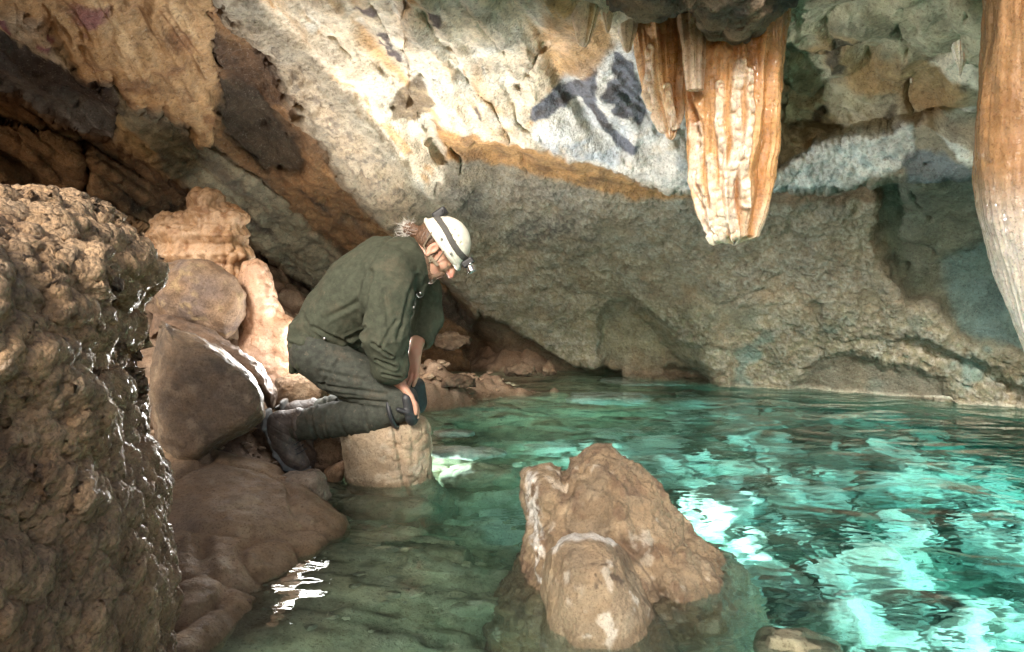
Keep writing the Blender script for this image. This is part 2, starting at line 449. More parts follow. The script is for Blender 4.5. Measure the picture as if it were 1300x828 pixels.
    WALLD.update(xs=xs, ys=ys, D=D.reshape(nx, ny).copy())
    I = np.arange(nx*ny).reshape(nx, ny)
    F = np.stack([I[:-1, :-1], I[:-1, 1:], I[1:, 1:], I[1:, :-1]], -1).reshape(-1, 4)
    N0 = normals(smooth_mesh(V, F, 4, .5), F)
    if (N0*(CAM-V)).sum() < 0: F = F[:, ::-1]; N0 = -N0
    # ---- material zones
    creamp = [(330, -340), (1010, -340), (1010, 30), (960, 60), (975, 140), (985, 236), (860, 240), (771, 212), (673, 184), (620, 178), (600, 182), (565, 196), (560, 232), (545, 250), (520, 222), (480, 165), (400, 60), (330, 0)]
    mc = W(creamp, 6)
    whitep = [(672, 165), (690, 140), (700, 120), (745, 70), (790, 50), (880, 100), (900, 236), (834, 238), (771, 212), (673, 184)]
    mw = W(whitep, 7, True)
    popw = sstep(0, 30, wy2-(.30*(wx2-670)+150))*mw
    wr = [(975, 242), (985, 216), (1030, 190), (1060, 178), (1130, 166), (1160, 160), (1165, 195), (1140, 212), (1080, 232)]
    mwr = W(wr, 4)
    brownp = [(180, -340), (275, -340), (275, -5), (345, 85), (395, 165), (420, 205), (520, 318), (585, 370), (640, 420), (720, 475), (720, 600), (470, 600), (440, 410), (400, 372), (330, 230), (262, 180), (262, 60)]
    mb = W(brownp, 10, True)*(1-md*.65)
    amber = mf
    gray_wall = sstep(180, 260, py)*sstep(540, 600, px)*(1-mr)
    # ---- relief
    st = np.stack([(px*.80+py*.60)/200, (-px*.60+py*.80)/22, px*0], -1)       # strata run down to the right
    strat = ridged(st, 4, 51)
    leftz = sstep(620, 480, px)*(1-mc)*(1-amber)
    d = leftz*(.045*(strat-.4)+.03*fbm(V*4, 4, 8))
    d += (1-leftz)*.03*fbm(V*3.2, 5, 9)
    fl = np.stack([(px*.86-py*.5)/26, (px*.5+py*.86)/170, px*0], -1)
    folds = ridged(fl+fbm(q3*1.2, 2, 14)[:, None]*.5, 2, 61)
    d += amber*(.050*(folds-.3)+.022*bumps(np.stack([(px*.86-py*.5)/22, (px*.5+py*.86)/26, px*0+.3], -1)+fbm(q3*2.5, 2, 15)[:, None]*.3, 62, .8))
    lobes = bumps(np.stack([px/150, (px*.0+py)/46, px*0+.3], -1)+fbm(q3*1.1, 3, 66)[:, None]*.35, 63, .8)
    fl2 = np.stack([(px*.82-py*.57)/55, (px*.57+py*.82)/300, px*0], -1)
    d += mc*(1-popw)*(.050*(ridged(fl2+fbm(q3, 3, 16)[:, None]*.35, 2, 64)-.4)+.012*fbm(V*14, 4, 65))
    d += ma*(.10*(lobes-.3)+.05*(ridged(V*np.array([3.5, 3.5, 6])+fbm(V*3, 2, 3)[:, None]*.4, 3, 67)-.4))
    pop = bumps(V*np.array([30, 30, 30]), 71, .75); pop2 = bumps(V*62, 72, .75)
    popm = np.clip(gray_wall*sstep(-.5, .1, fbm(V*1.7, 3, 73)+.15)*(1-mar*.6)*(1-mlow*.8)*(1-ml), 0, 1)
    band = sstep(0, 25, polyd(wx2, wy2, [(275, -10), (330, 20), (400, 80), (480, 175), (545, 250), (560, 310), (520, 318), (420, 205), (378, 130), (312, 40)]))
    popall = np.clip(popm+popw+mwr+band*.8, 0, 1)
    d += popall*(.012*pop+.014*pop2)+(popm*.026*(bumps(V*7.5, 74, .8)-.3))
    d += mr*(.03*fbm(V*5, 3, 75))
    crk = ridged(V*np.array([2.2, 2.2, 3.0])+fbm(V*2, 3, 76)[:, None]*.5, 2, 77)
    d -= (1-mc)*(1-amber)*(1-.75*gray_wall)*.05*sstep(.90, .99, crk)
    d += leftz*(1-W(panel, 7))*(.030*(ridged(V*7, 4, 78)-.45)+.016*bumps(V*21, 79, .8))
    rim = sstep(.016, .004, np.abs(V[:, 2]-.006))*sstep(890, 940, px); d += .02*rim
    # hanging drip fringe under the alcove folds
    V = V+N0*d[:, None]
    # ---- colours (the stone's own, some with light painted in)
    n1 = fbm(V*2.2, 5, 81); n2 = fbm(V*7, 4, 82); n3 = fbm(V*20, 3, 83)
    c = np.broadcast_to(np.array([.30, .262, .195]), V.shape).copy()
    c = mix(c, (.235, .222, .15), sstep(330, 430, py+n1*50)*sstep(560, 640, px))
    c = mix(c, (.155, .15, .14), .8*sstep(-.05, .25, n1+.1)*W([(570, 210), (640, 212), (720, 250), (760, 300), (700, 320), (600, 300), (565, 250)], 14, True))
    c = mix(c, (.44, .42, .36), popm*.85*sstep(.40, .75, pop*.45+pop2*.6))
    c = mix(c, (.28, .20, .12), .35*sstep(.1, .4, n2)*sstep(600, 700, px)*(1-mc))
    c = mix(c, (.15, .30, .29), .6*sstep(.25, .5, fbm(V*3.5, 3, 91))*sstep(380, 450, py)*sstep(900, 960, px))
    # brown fractured zone
    cb = mix(np.broadcast_to((.19, .105, .05), V.shape), (.33, .185, .08), sstep(-.05, .4, fbm(st*np.array([1, .5, 1])+n1[:, None]*.3, 4, 84)))
    cb = mix(cb, (.07, .045, .03), sstep(.05, .4, fbm(st*np.array([1.3, .8, 1])+9, 4, 85)))
    c = mix(c, cb, mb)
    c = mix(c, (.29, .16, .075), .75*sstep(-.15, .2, fbm(V*6, 4, 94))*W([(375, 110), (400, 190), (430, 260), (460, 300), (400, 300), (360, 220), (345, 150)], 16, True))
    c = mix(c, (.085, .06, .038), W(panel, 7))
    c = mix(c, (.07, .038, .02), .85*W([(230, 20), (290, 45), (330, 70), (372, 122), (350, 132), (290, 95), (250, 70)], 8, True))
    ct = mix(np.broadcast_to((.27, .235, .165), V.shape), (.14, .115, .085), sstep(0, .5, fbm(st*np.array([1, 1.6, 1]), 4, 86)))
    c = mix(c, ct, W(tanband, 6)); c = mix(c, (.34, .235, .12), W([(135, 140), (175, 160), (210, 210), (238, 237), (140, 176)], 5)*.9)
    cs = mix(np.broadcast_to((.11, .105, .11), V.shape), (.25, .25, .27), sstep(0, .5, fbm(st*np.array([1, 1.5, 1])+4, 4, 87)))
    cs = mix(cs, (.05, .035, .03), sstep(.0, .4, n1))
    c = mix(c, cs, W(slabd, 4))
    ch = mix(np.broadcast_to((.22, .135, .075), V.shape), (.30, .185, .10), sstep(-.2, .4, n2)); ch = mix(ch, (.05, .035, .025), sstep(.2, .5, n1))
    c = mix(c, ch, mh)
    ca = mix(np.broadcast_to((.37, .225, .105), V.shape), (.50, .345, .19), sstep(-.1, .4, fbm(fl, 4, 88))); ca = mix(ca, (.22, .115, .05), sstep(.1, .5, n2+.25*n1))
    c = mix(c, ca, amber); c = mix(c, (.60, .50, .37), W(cream0, 3)); c = mix(c, (.20, .07, .10), .6*sstep(.12, .4, n2)*amber*W([(90, 0), (160, 0), (165, 60), (130, 90), (110, 40)], 10, True))
    # beige edge band
    c = mix(c, mix(np.broadcast_to((.38, .31, .22), V.shape), (.19, .155, .115), sstep(0, .35, n3)), band)
    # cream flowstone
    cc = mix(np.broadcast_to((.72, .63, .49), V.shape), (.56, .36, .18), sstep(.0, .36, fbm(fl2*np.array([1, 1, 1])+n1[:, None]*.3, 4, 89)))
    fl3 = np.stack([(px*.76-py*.65)/20, (px*.65+py*.76)/260, px*0+3], -1)+fbm(q3*2, 3, 96)[:, None]*.5
    cc = mix(cc, (.55, .30, .11), .8*sstep(.12, .42, fbm(fl3, 3, 95))*sstep(.35, -.1, n1)); cc = mix(cc, (.70, .66, .57), .8*sstep(.1, .4, fbm(fl3+7, 3, 97)))
    cc = mix(cc, (.70, .68, .62), sstep(.0, .4, fbm(V*4.4, 4, 92))*sstep(500, 620, px)*.8); cc = mix(cc, (.42, .34, .25), .35*sstep(500, 400, px+.3*py)*sstep(-.2, .3, n2))
    cc = mix(cc, (.40, .33, .24), .30*sstep(.2, .4, n3))
    c = mix(c, cc, mc*(1-band))
    cw = mix(np.broadcast_to((.70, .70, .68), V.shape), (.50, .54, .58), sstep(0, .35, n2)); cw = mix(cw, (.55, .45, .32), .7*sstep(.15, .45, n1+.3*n3))
    c = mix(c, cw, mw*mc)
    blue1 = [(672, 142), (690, 120), (722, 108), (757, 75), (756, 130), (775, 160), (797, 178), (813, 192), (798, 196), (781, 190), (766, 168), (738, 128), (700, 142), (680, 150)]
    blue2 = [(762, 120), (775, 92), (778, 58), (800, 72), (822, 140), (815, 158), (800, 145), (778, 146), (775, 125)]
    cbl = mix(np.broadcast_to((.15, .16, .195), V.shape), (.09, .085, .09), sstep(0, .4, n3))
    for bp in (blue1, blue2): c = mix(c, cbl, W(bp, 1.6))
    c = mix(c, mix(np.broadcast_to((.20, .15, .095), V.shape), (.33, .26, .16), sstep(.1, .4, n3)), W([(494, 134), (512, 115), (531, 92), (540, 104), (550, 120), (544, 145), (515, 158), (500, 150)], 2))
    co = mix(np.broadcast_to((.45, .26, .11), V.shape), (.28, .16, .075), sstep(0, .4, n2))
    c = mix(c, co, W([(548, 160), (610, 168), (673, 184), (771, 212), (834, 238), (900, 244), (834, 252), (760, 240), (680, 221), (624, 206), (565, 202)], 4))
    c = mix(c, (.50, .30, .14), .8*W([(690, 20), (760, 30), (770, 60), (740, 90), (715, 80), (700, 60)], 8, True)*mc)
    # alcove
    cg = mix(np.broadcast_to((.46, .43, .30), V.shape), (.29, .27, .175), sstep(-.1, .4, n2)); cg = mix(cg, (.36, .23, .10), .8*sstep(.15, .45, n1)); cg = mix(cg, (.10, .085, .055), sstep(.25, .5, fbm(V*5, 3, 93)))
    c = mix(c, cg, ma)
    c = mix(c, mix(np.broadcast_to((.66, .70, .68), V.shape), (.40, .47, .47), sstep(0, .3, n3)), mwr)
    c = mix(c, (.78, .80, .76), W([(1178, 142), (1200, 132), (1245, 125), (1245, 205), (1225, 208), (1210, 190), (1190, 165)], 4)); c = mix(c, (.80, .74, .60), W([(1185, 75), (1215, 55), (1250, 72), (1250, 98), (1200, 85)], 4))  # white-lit patch on the alcove's right side is painted light
    c = mix(c, (.19, .215, .235), W([(1150, 192), (1185, 190), (1240, 212), (1240, 232), (1150, 228)], 4))
    cr = mix(np.broadcast_to((.19, .20, .155), V.shape), (.13, .135, .10), sstep(0, .4, n2))
    cr = mix(cr, (.17, .25, .245), sstep(-6, 14, polyd(wx2, wy2, [(1190, 330), (1250, 300), (1420, 270), (1420, 470), (1300, 450), (1215, 425)])))  # bluish light on the recess's lower right, put into the colour
    c = mix(c, cr, mr)
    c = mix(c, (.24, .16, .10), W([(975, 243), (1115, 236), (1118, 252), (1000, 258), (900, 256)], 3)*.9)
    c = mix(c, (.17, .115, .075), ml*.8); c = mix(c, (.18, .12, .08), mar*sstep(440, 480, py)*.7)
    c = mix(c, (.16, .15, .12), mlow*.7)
    c = mix(c, (.10, .115, .08), sstep(-.03, -.10, V[:, 2])*.5)
    c = mix(c, (.62, .62, .52), rim*.9)
    # dark pencil-like marks on the pale stone
    for ln, w in (([(450, 6), (458, 12), (470, 17)], 3), ([(478, 42), (486, 41), (492, 50), (500, 64), (504, 74)], 2.2), ([(484, 50), (495, 66)], 2), ([(546, 14), (556, 20), (552, 28)], 4), ([(603, 136), (611, 143)], 1.8)):
        c = mix(c, (.07, .05, .06), .9*sstep(w+2, w-1.5, lined(wx2, wy2, ln)+n3*4))
    for ln, w in (([(0, 22), (12, 38)], 3), ([(50, 54), (62, 58)], 2.5), ([(64, 42), (70, 47)], 2.5)):
        c = mix(c, (.30, .08, .14), .8*sstep(w+2, w-1.5, lined(px, py, ln)))
    wall_m = rock_mat('cave_wall_stone', bump=.010, scale=24, var=.5, rough=(.5, .95), wet=.2, pits=.25, speck=.25)
    o = link('cave_wall', V, F, wall_m, color=c, origin=(0, 3.5, 0))
    tag(o, kind='structure')
    return o
# ================================================================ POOL FLOOR AND SHORE
def build_floor():
    xs = np.arange(-3.6, 5.2, .016); ys = np.arange(.35, 6.2, .016)
    X, Y = np.meshgrid(xs, ys, indexing='ij')
    def at(px, py, z): q = P(px, py, Yz(py, z)); return (q[0], q[1], z)
    ctrl = [at(250, 765, 0), at(345, 705, 0), at(415, 670, 0), at(420, 625, 0), at(560, 520, -.12), at(545, 492, -.0), at(620, 486, 0), at(700, 478, -.03),
            at(300, 790, -.22), at(420, 760, -.36), at(500, 700, -.40), at(560, 640, -.45), at(600, 600, -.65), at(640, 560, -.9), at(700, 540, -.8), at(800, 560, -.75), at(620, 760, -.40), at(760, 800, -.45),
            at(900, 600, -.95), at(950, 520, -1.3), at(1050, 560, -1.7), at(1200, 560, -1.6), at(1100, 700, -.85), at(1250, 760, -.75), at(1000, 780, -.65), at(1300, 640, -1.1), at(850, 520, -1.1),
            (-1.2, 1.6, .05), (-1.5, 2.4, .25), (-1.0, 2.5, .12), (-.9, 3.2, .22), (-2.4, 3.6, .7), (-.9, 4.2, .3), (0, 5.6, .2), (-1.4, 5., .55), (-3.4, 2, .8), (-3.4, 6, 1.),
            (-.6, .6, -.3), (.6, .6, -.5), (2.5, .6, -.9), (4.5, 1.5, -1.), (4.8, 4, -1.4), (2.5, 5.8, -1.2), (1.2, 5.8, -.6), (.1, .9, -.45), (2.6, 3.0, -1.3), (-.35, 3.1, .0), (-.42, 3.9, .12), (-.35, 4.6, .22), (.25, 4.0, -.25), (.5, 4.6, -.15), (.9, 5.0, -.3)]
    c3 = [(a*100, b*100, z) for a, b, z in ctrl]
    Z = tps(c3, X*100, Y*100).ravel()
    V = np.stack([X.ravel(), Y.ravel(), Z], -1)
    Q = V*np.array([1, 1, .3])
    land = sstep(-.03, .05, Z); deep = sstep(-.3, -.7, Z)
    nz = fbm(Q*1.8, 5, 11)*.05
    f1, f2, idc = worley(Q*np.array([5.5, 7, 1]), 12)
    stones = np.sqrt(np.clip(1-(f1/.62)**2, 0, 1))*(.3+.7*idc); calm = sstep(-.35, -.6, V[:, 0])*sstep(2.6, 2.3, V[:, 1])
    f1b, f2b, idb = worley(Q*13, 13); st2 = np.sqrt(np.clip(1-(f1b/.62)**2, 0, 1))*(.3+.7*idb)
    tn = fbm(Q*np.array([2.2, 4.5, 1]), 4, 15)*3.2; terr = (np.floor(tn)+sstep(.55, 1., tn-np.floor(tn)))/3.2+.03*ridged(Q*np.array([7, 14, 1]), 3, 16)
    V[:, 2] += nz+(1-land)*(1-.85*calm)*(.03*stones*sstep(.0, .4, V[:, 0])+.018*st2+.13*terr)+land*(.09*stones*sstep(2.6, 3.4, V[:, 1])+.045*st2+.03*ridged(V*np.array([9, 9, 3]), 3, 14))+deep*.16*stones
    # colour: mud ashore, pale calcite under water with lit and unlit patches painted in
    n1 = fbm(V*2.5, 4, 41); n2 = fbm(V*9, 4, 42)
    mud = mix(np.broadcast_to((.20, .135, .09), V.shape), (.13, .085, .055), sstep(-.1, .4, n1)); mud = mix(mud, (.28, .20, .14), sstep(.1, .4, n2))
    sil = mix(np.broadcast_to((.56, .56, .40), V.shape), (.36, .35, .24), sstep(-.1, .4, n1)); sil = mix(sil, (.16, .16, .10), .6*sstep(.55, .8, tn-np.floor(tn))); sil = mix(sil, (.50, .47, .36), .5*st2*sstep(-.3, .3, n2))
    g1, g2, gid = worley(Q*np.array([3.4, 4.6, 1])+fbm(V*5, 3, 43)[:, None]*.25, 44)
    blk = sstep(.02, .09, g2-g1)
    cal = mix(np.broadcast_to((.22, .29, .24), V.shape), (.84, .86, .82), sstep(.16, .34, gid+.25*n2)*blk)
    V[:, 2] += deep*blk*(.06+.22*gid)*sstep(.0, .3, V[:, 0])
    px, py = proj(V)
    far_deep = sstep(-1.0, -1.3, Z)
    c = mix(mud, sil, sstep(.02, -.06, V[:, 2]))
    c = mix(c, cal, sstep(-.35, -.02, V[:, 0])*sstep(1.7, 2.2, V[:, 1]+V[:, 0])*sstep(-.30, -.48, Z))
    c = mix(c, (.06, .10, .075), far_deep)  # far deep floor painted dark to stand for unlit depth
    nx, ny = X.shape; I = np.arange(nx*ny).reshape(nx, ny)
    F = np.stack([I[:-1, :-1], I[1:, :-1], I[1:, 1:], I[:-1, 1:]], -1).reshape(-1, 4)
    # broken bits of stone lying on the mud and in the gaps
    zi = V[:, 2].reshape(X.shape); rg = np.random.default_rng(12); vs_, fs_, cs_ = [], [], []
    ico = np.array([(math.cos(a)*.894, math.sin(a)*.894, h) for h, o_ in ((.447, 0), (-.447, math.pi/5)) for a in [o_+k*2*math.pi/5 for k in range(5)]]+[(0, 0, 1), (0, 0, -1)])
    fi = [(k, (k+1) % 5, 10) for k in range(5)]+[((k+1) % 5+5, k+5, 11) for k in range(5)]+[(k, k+5, (k+1) % 5) for k in range(5)]+[(k+5, (k+1) % 5+5, (k+1) % 5) for k in range(5)]
    n = 0
    while n < 900:
        u_ = rg.random()
        if u_ < .45: x_, y_ = rg.uniform(-1.35, -.55), rg.uniform(2.25, 3.05)
        elif u_ < .85: x_, y_ = rg.uniform(-1.1, .1), rg.uniform(3.1, 4.9)
        else: x_, y_ = rg.uniform(-.7, .3), rg.uniform(1.5, 2.6)
        z_ = zi[min(int((x_-xs[0])/.016), zi.shape[0]-1), min(int((y_-ys[0])/.016), zi.shape[1]-1)]
        r_ = .006+.022*rg.random()**2.5*(1 if y_ < 3.1 else 1.8)
        R_ = np.linalg.qr(rg.normal(0, 1, (3, 3)))[0]; q_ = (ico*rg.uniform(.65, 1.2, (12, 1)))@R_*np.array([1.2, 1, .6])*r_+np.array([x_, y_, z_+r_*.3])
        fs_ += [tuple(len(vs_)+i_ for i_ in t_) for t_ in fi]; vs_ += list(q_); c_ = rg.uniform(.6, 1.25)*np.array([.26, .185, .125]) if z_ > 0 else rg.uniform(.6, 1.2)*np.array([.42, .41, .30]); cs_ += [c_]*12; n += 1
    rb = link('rubble', np.array(vs_), np.array(fs_), rock_mat('chipped_stone', .004, 60, .4), color=np.array(cs_), smooth=False); tag(rb, 'small brown chips of stone scattered over the mud and the shallows', 'rubble', kind='stuff')
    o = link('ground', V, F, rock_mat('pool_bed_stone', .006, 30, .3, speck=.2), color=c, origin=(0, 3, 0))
    tag(o, kind='structure'); return o

# ================================================================ WATER
def build_water():
    z0 = -2.6
    V = np.array([[x, y, z] for z in (z0, 0.) for x, y in ((-3.5, .4), (5., .4), (5., 6.1), (-3.5, 6.1))], float)
    F = np.array([[0, 3, 2, 1], [4, 5, 6, 7], [0, 1, 5, 4], [1, 2, 6, 5], [2, 3, 7, 6], [3, 0, 4, 7]])
    m, nt, b, out = mat_new('pool_water')
    nt.nodes.remove(b)
    geo = N(nt, 'ShaderNodeNewGeometry').outputs['Position']
    sx = N(nt, 'ShaderNodeSeparateXYZ'); nt.links.new(geo, sx.inputs[0]); x, y = sx.outputs[0], sx.outputs[1]
    def stretch(s): 
        v = N(nt, 'ShaderNodeVectorMath', operation='MULTIPLY'); v.inputs[1].default_value = s; nt.links.new(geo, v.inputs[0]); return v.outputs[0]
    a = noise(nt, stretch((.85, 1.35, 1)), 3.8, 1.2, .4, .5)
    a2 = noise(nt, stretch((.8, 1.35, 1)), 17., 2, .4, .3)
    # how restless the surface is: calm near the kneeling person, lively on the far right
    act = ramp(nt, x, (-.3, .7, .22, 1.))
    h = mth(nt, 'ADD', mth(nt, 'MULTIPLY', a, .045), mth(nt, 'MULTIPLY', a2, .0072))
    h = mth(nt, 'MULTIPLY', h, act)
    for cx, cy, rr, am, kk in WATER_RINGS:
        dx = mth(nt, 'SUBTRACT', x, cx); dy = mth(nt, 'SUBTRACT', y, cy)
        r = mth(nt, 'SQRT', mth(nt, 'ADD', mth(nt, 'MULTIPLY', dx, dx), mth(nt, 'MULTIPLY', dy, dy)))
        w = mth(nt, 'MULTIPLY', mth(nt, 'SINE', mth(nt, 'MULTIPLY', r, kk)), ramp(nt, r, (rr*.15, rr, am, 0)))
        h = mth(nt, 'ADD', h, w)
    bp = N(nt, 'ShaderNodeBump'); bp.inputs['Distance'].default_value = 1.0; bp.inputs['Strength'].default_value = 1.0
    nt.links.new(h, bp.inputs['Height'])
    g = N(nt, 'ShaderNodeBsdfGlass'); g.inputs['IOR'].default_value = 1.33; g.inputs['Roughness'].default_value = 0.0; g.inputs['Color'].default_value = (.97, 1, .99, 1)
    nt.links.new(bp.outputs[0], g.inputs['Normal']); nt.links.new(g.outputs[0], out.inputs['Surface'])
    ab = N(nt, 'ShaderNodeVolumeAbsorption'); ab.inputs['Color'].default_value = (.09, .83, .79, 1); ab.inputs['Density'].default_value = 1.0
    nt.links.new(ab.outputs[0], out.inputs['Volume'])
    o = link('water', V, F, m, smooth=False, origin=(0, 3, 0)); tag(o, kind='structure'); return o

# ================================================================ ROCKS AND DRIPSTONE
def rock(name, poly, Y0, Tf, Tb, r, vox, mat, colf, dispf, label, cat='boulder', group=None, e=2.0, parent=None, it=1):
    V, F = inflate(poly, Y0, Tf, Tb, r, vox, e=e, it=it)
    d = dispf(V); V = displace(V, F, d)
    c = colf(V, d)
    if parent is None:
        o = link(name, V, F, mat, color=c); tag(o, label, cat, group)
    else: o = part(name, V, F, mat, parent, c)
    log(name, len(V)); return o
def colmix(a, b, c=None, s=6, seed=1):
    return lambda V, d: ao_free_color(V, np.array(a), b, seed, s, c)
def facets(V, s, seed, amt):
    f1, f2, idn = worley(V*s, seed)
    return amt*(idn-.5)*sstep(0, .22, f2-f1)
MAT = {}
def mats():
    MAT['boulder'] = rock_mat('knobbly_boulder_stone', .0065, 50, .5, (.35, .95), wet=.35, pits=.8)
    MAT['rock'] = rock_mat('plain_rock', .008, 50, .5, (.6, .95), wet=.0, pits=.15)
    MAT['flow'] = rock_mat('wet_flowstone', .0035, 40, .25, (.22, .55), wet=.6)
    MAT['clay'] = rock_mat('clay_coated_stone', .0045, 46, .32, (.6, .95), wet=.0, pits=.15)
    MAT['wetrock'] = rock_mat('wet_plain_rock', .008, 50, .45, (.3, .8), wet=.6)
    MAT['crag'] = rock_mat('muddy_limestone', .006, 60, .3, (.35, .85), wet=.4, pits=.2)
    MAT['stal'] = rock_mat('amber_dripstone', .004, 38, .4, (.15, .45), wet=.9, sss=.25, coat=.4)
    MAT['dark'] = rock_mat('rough_dark_rock', .008, 40, .45, (.6, .95), pits=.3)
    MAT['sub'] = rock_mat('pale_submerged_rock', .006, 34, .3, (.6, .9), pits=.2)

def build_boulders():
    # ---- knobbly boulder in the near left
    poly = [(-210, 215), (-120, 212), (0, 226), (60, 232), (102, 250), (136, 270), (162, 296), (184, 324), (198, 344), (182, 364), (170, 380), (160, 392), (170, 414), (164, 438), (158, 455), (172, 484), (177, 514), (184, 545),
            (202, 580), (222, 610), (220, 650), (228, 690), (230, 740), (226, 800), (226, 900), (210, 960), (-210, 960)]
    def Y0(px, py): return 1.20+np.clip((px+40)/260, -1, 1.1)*.30+np.clip((380-py)/400, -1, 1)*.10
    V, F = inflate(poly, Y0, .40, .35, .20, .0056, e=2.3)
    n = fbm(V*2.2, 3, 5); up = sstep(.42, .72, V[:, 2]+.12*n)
    big = bumps(V*np.array([7, 7, 6])+fbm(V*5, 2, 3)[:, None]*.3, 24, .85)
    V = displace(V, F, .035*n+.030*big*(1-.7*up)+.05*up*(ridged(V*5, 4, 25)-.5)-.042)
    b1 = bumps(V*17+fbm(V*8, 2, 3)[:, None]*.5, 21, .8); V = displace(V, F, (.020*(1-up)+.008*up)*b1*(.5+.5*sstep(-.3, .3, fbm(V*4, 2, 29)))+.020*up*(ridged(V*13, 4, 26)-.5))
    b2 = bumps(V*31+fbm(V*20, 2, 6)[:, None]*.4, 22, .78); V = displace(V, F, (.013*(1-up)+.017*up)*b2)
    b3 = bumps(V*62+fbm(V*40, 2, 7)[:, None]*.4, 23, .78); fine = sstep(-.25, .15, V[:, 0]+.75+.25*n); V = displace(V, F, .0095*b3*np.clip(up+fine, .25, 1)+.010*np.clip(up+fine*.6, .1, 1)*(ridged(V*38, 3, 28)-.4))
    pit = sstep(.1, .45, fbm(V*6, 4, 27)); V = displace(V, F, -.022*pit*up)
    n3 = fbm(V*3, 4, 31); n2 = fbm(V*14, 3, 32)
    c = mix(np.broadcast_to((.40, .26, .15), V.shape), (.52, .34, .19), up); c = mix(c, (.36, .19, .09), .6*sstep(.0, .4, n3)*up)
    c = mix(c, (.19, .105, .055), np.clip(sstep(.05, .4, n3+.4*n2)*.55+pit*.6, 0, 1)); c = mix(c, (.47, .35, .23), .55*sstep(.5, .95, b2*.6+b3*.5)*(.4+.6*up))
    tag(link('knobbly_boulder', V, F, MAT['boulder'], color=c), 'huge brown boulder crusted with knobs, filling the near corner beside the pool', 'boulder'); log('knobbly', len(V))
    # ---- smooth round boulder
    rk = lambda n1, a, n2, b, seed: (lambda V: a*fbm(V*n1, 4, seed)+b*ridged(V*n2, 4, seed+3)-b*.5+facets(V+fbm(V*4, 2, 5)[:, None]*.05, 6., seed+8, a*1.3)+.4*b*fbm(V*45, 3, seed+5))
    rock('round_boulder', [(196, 350), (207, 336), (232, 329), (268, 334), (296, 352), (311, 374), (312, 398), (300, 420), (288, 432), (262, 430), (240, 415), (215, 408), (200, 392), (192, 372)], 2.85, .16, .15, .12, .006, MAT['rock'],
         colmix((.30, .205, .135), (.21, .155, .125), (.34, .25, .15), 7, 41), lambda V: .022*fbm(V*4, 4, 41)+facets(V+fbm(V*4, 2, 5)[:, None]*.05, 5, 51, .02)+.005*fbm(V*30, 4, 44), 'rounded brown boulder with a pale streak, wedged under the rippled stalagmite', 'boulder', e=2.6)
    rock('angular_boulder', [(192, 500), (192, 440), (203, 404), (222, 414), (252, 428), (282, 444), (306, 462), (325, 478), (338, 500), (340, 530), (318, 548), (290, 560), (255, 590), (222, 588), (196, 560)], 2.35, .2, .2, .14, .006, MAT['wetrock'],
         colmix((.24, .17, .11), (.16, .12, .085), (.31, .235, .16), 7, 42), lambda V: facets(V+fbm(V*3, 2, 5)[:, None]*.06, 4.2, 50, .04)+.014*fbm(V*4, 4, 42)+.006*fbm(V*28, 4, 43)-.01, 'angular grey-brown block with a glistening upper edge, below the round boulder', 'boulder', e=4.5)
    rock('flat_rock', [(196, 398), (225, 404), (262, 420), (300, 440), (335, 470), (352, 500), (345, 520), (300, 470), (255, 440), (215, 425), (190, 430)], 2.62, .16, .15, .10, .007, MAT['rock'],
         colmix((.24, .16, .11), (.16, .11, .08), None, 7, 43), rk(6, .014, 14, .012, 43), 'thin brown slab squeezed between the round boulder and the angular block', 'rock', e=2.8)
    for nm, poly, Y, T, a, b, lab, sd in (
        ('rock', [(345, 478), (372, 468), (400, 472), (418, 490), (420, 512), (400, 522), (352, 520), (338, 500)], 2.95, .15, (.34, .25, .17), (.26, .18, .12), 'smooth tan rock directly behind the shin of the kneeling person', 50),
        ('rock', [(300, 545), (340, 530), (385, 548), (405, 575), (400, 598), (360, 600), (322, 592), (290, 580)], 2.75, .14, (.18, .13, .10), (.12, .085, .065), 'dark hollowed rock behind the dangling boot', 51),
        ('rock', [(392, 556), (420, 550), (440, 556), (442, 600), (420, 612), (398, 600), (386, 575)], 2.78, .12, (.24, .165, .11), (.17, .12, .08), 'dim brown rock wedged between the boot and the stump', 52),
        ('rock', [(412, 598), (436, 584), (440, 596), (430, 616), (414, 618)], 2.60, .05, (.33, .21, .12), (.25, .16, .1), 'small sharp orange-brown stone beside the foot of the stump', 53),
        ('rock', [(345, 612), (368, 600), (402, 598), (412, 606), (416, 630), (404, 652), (380, 650), (352, 636)], 2.36, .12, (.36, .29, .22), (.27, .21, .155), 'pale crumbly rock under the toe of the boot', 54)):
        rock(nm, poly, Y, T, T, T*.6, .005, MAT['rock'], colmix(a, b, None, 9, sd), rk(7, .012, 17, .012, sd), lab, 'rock', e=2.7)
    # ---- smooth clay mound running into the water
    def dm(V):
        w = V+fbm(V*2.5, 3, 3)[:, None]*.10
        f1, f2, idn = worley(w*2.6, 64, .9)
        return .055*np.sqrt(np.clip(1-(f1/.95)**2, 0, 1))-.016*sstep(.10, 0, f2-f1)+.014*fbm(V*6, 4, 62)+.004*fbm(V*24, 4, 65)-.012
    rock('clay_mound', [(195, 590), (240, 575), (290, 592), (345, 606), (376, 628), (404, 650), (426, 668), (430, 690), (380, 728), (330, 772), (270, 830), (215, 860), (180, 760), (180, 660)],
         lambda px, py: 2.32-(py-600)*.0036+np.clip((px-300)/600, -.2, .2)*.3, .16, .32, .26, .006, MAT['clay'], colmix((.31, .215, .135), (.22, .15, .092), (.37, .275, .18), 5, 63), dm,
         'smooth bulging mound of tan flowstone sloping down into the green shallows', 'flowstone', e=2.2)
    # ---- the far shore: loose stones on the mud
    k = 0
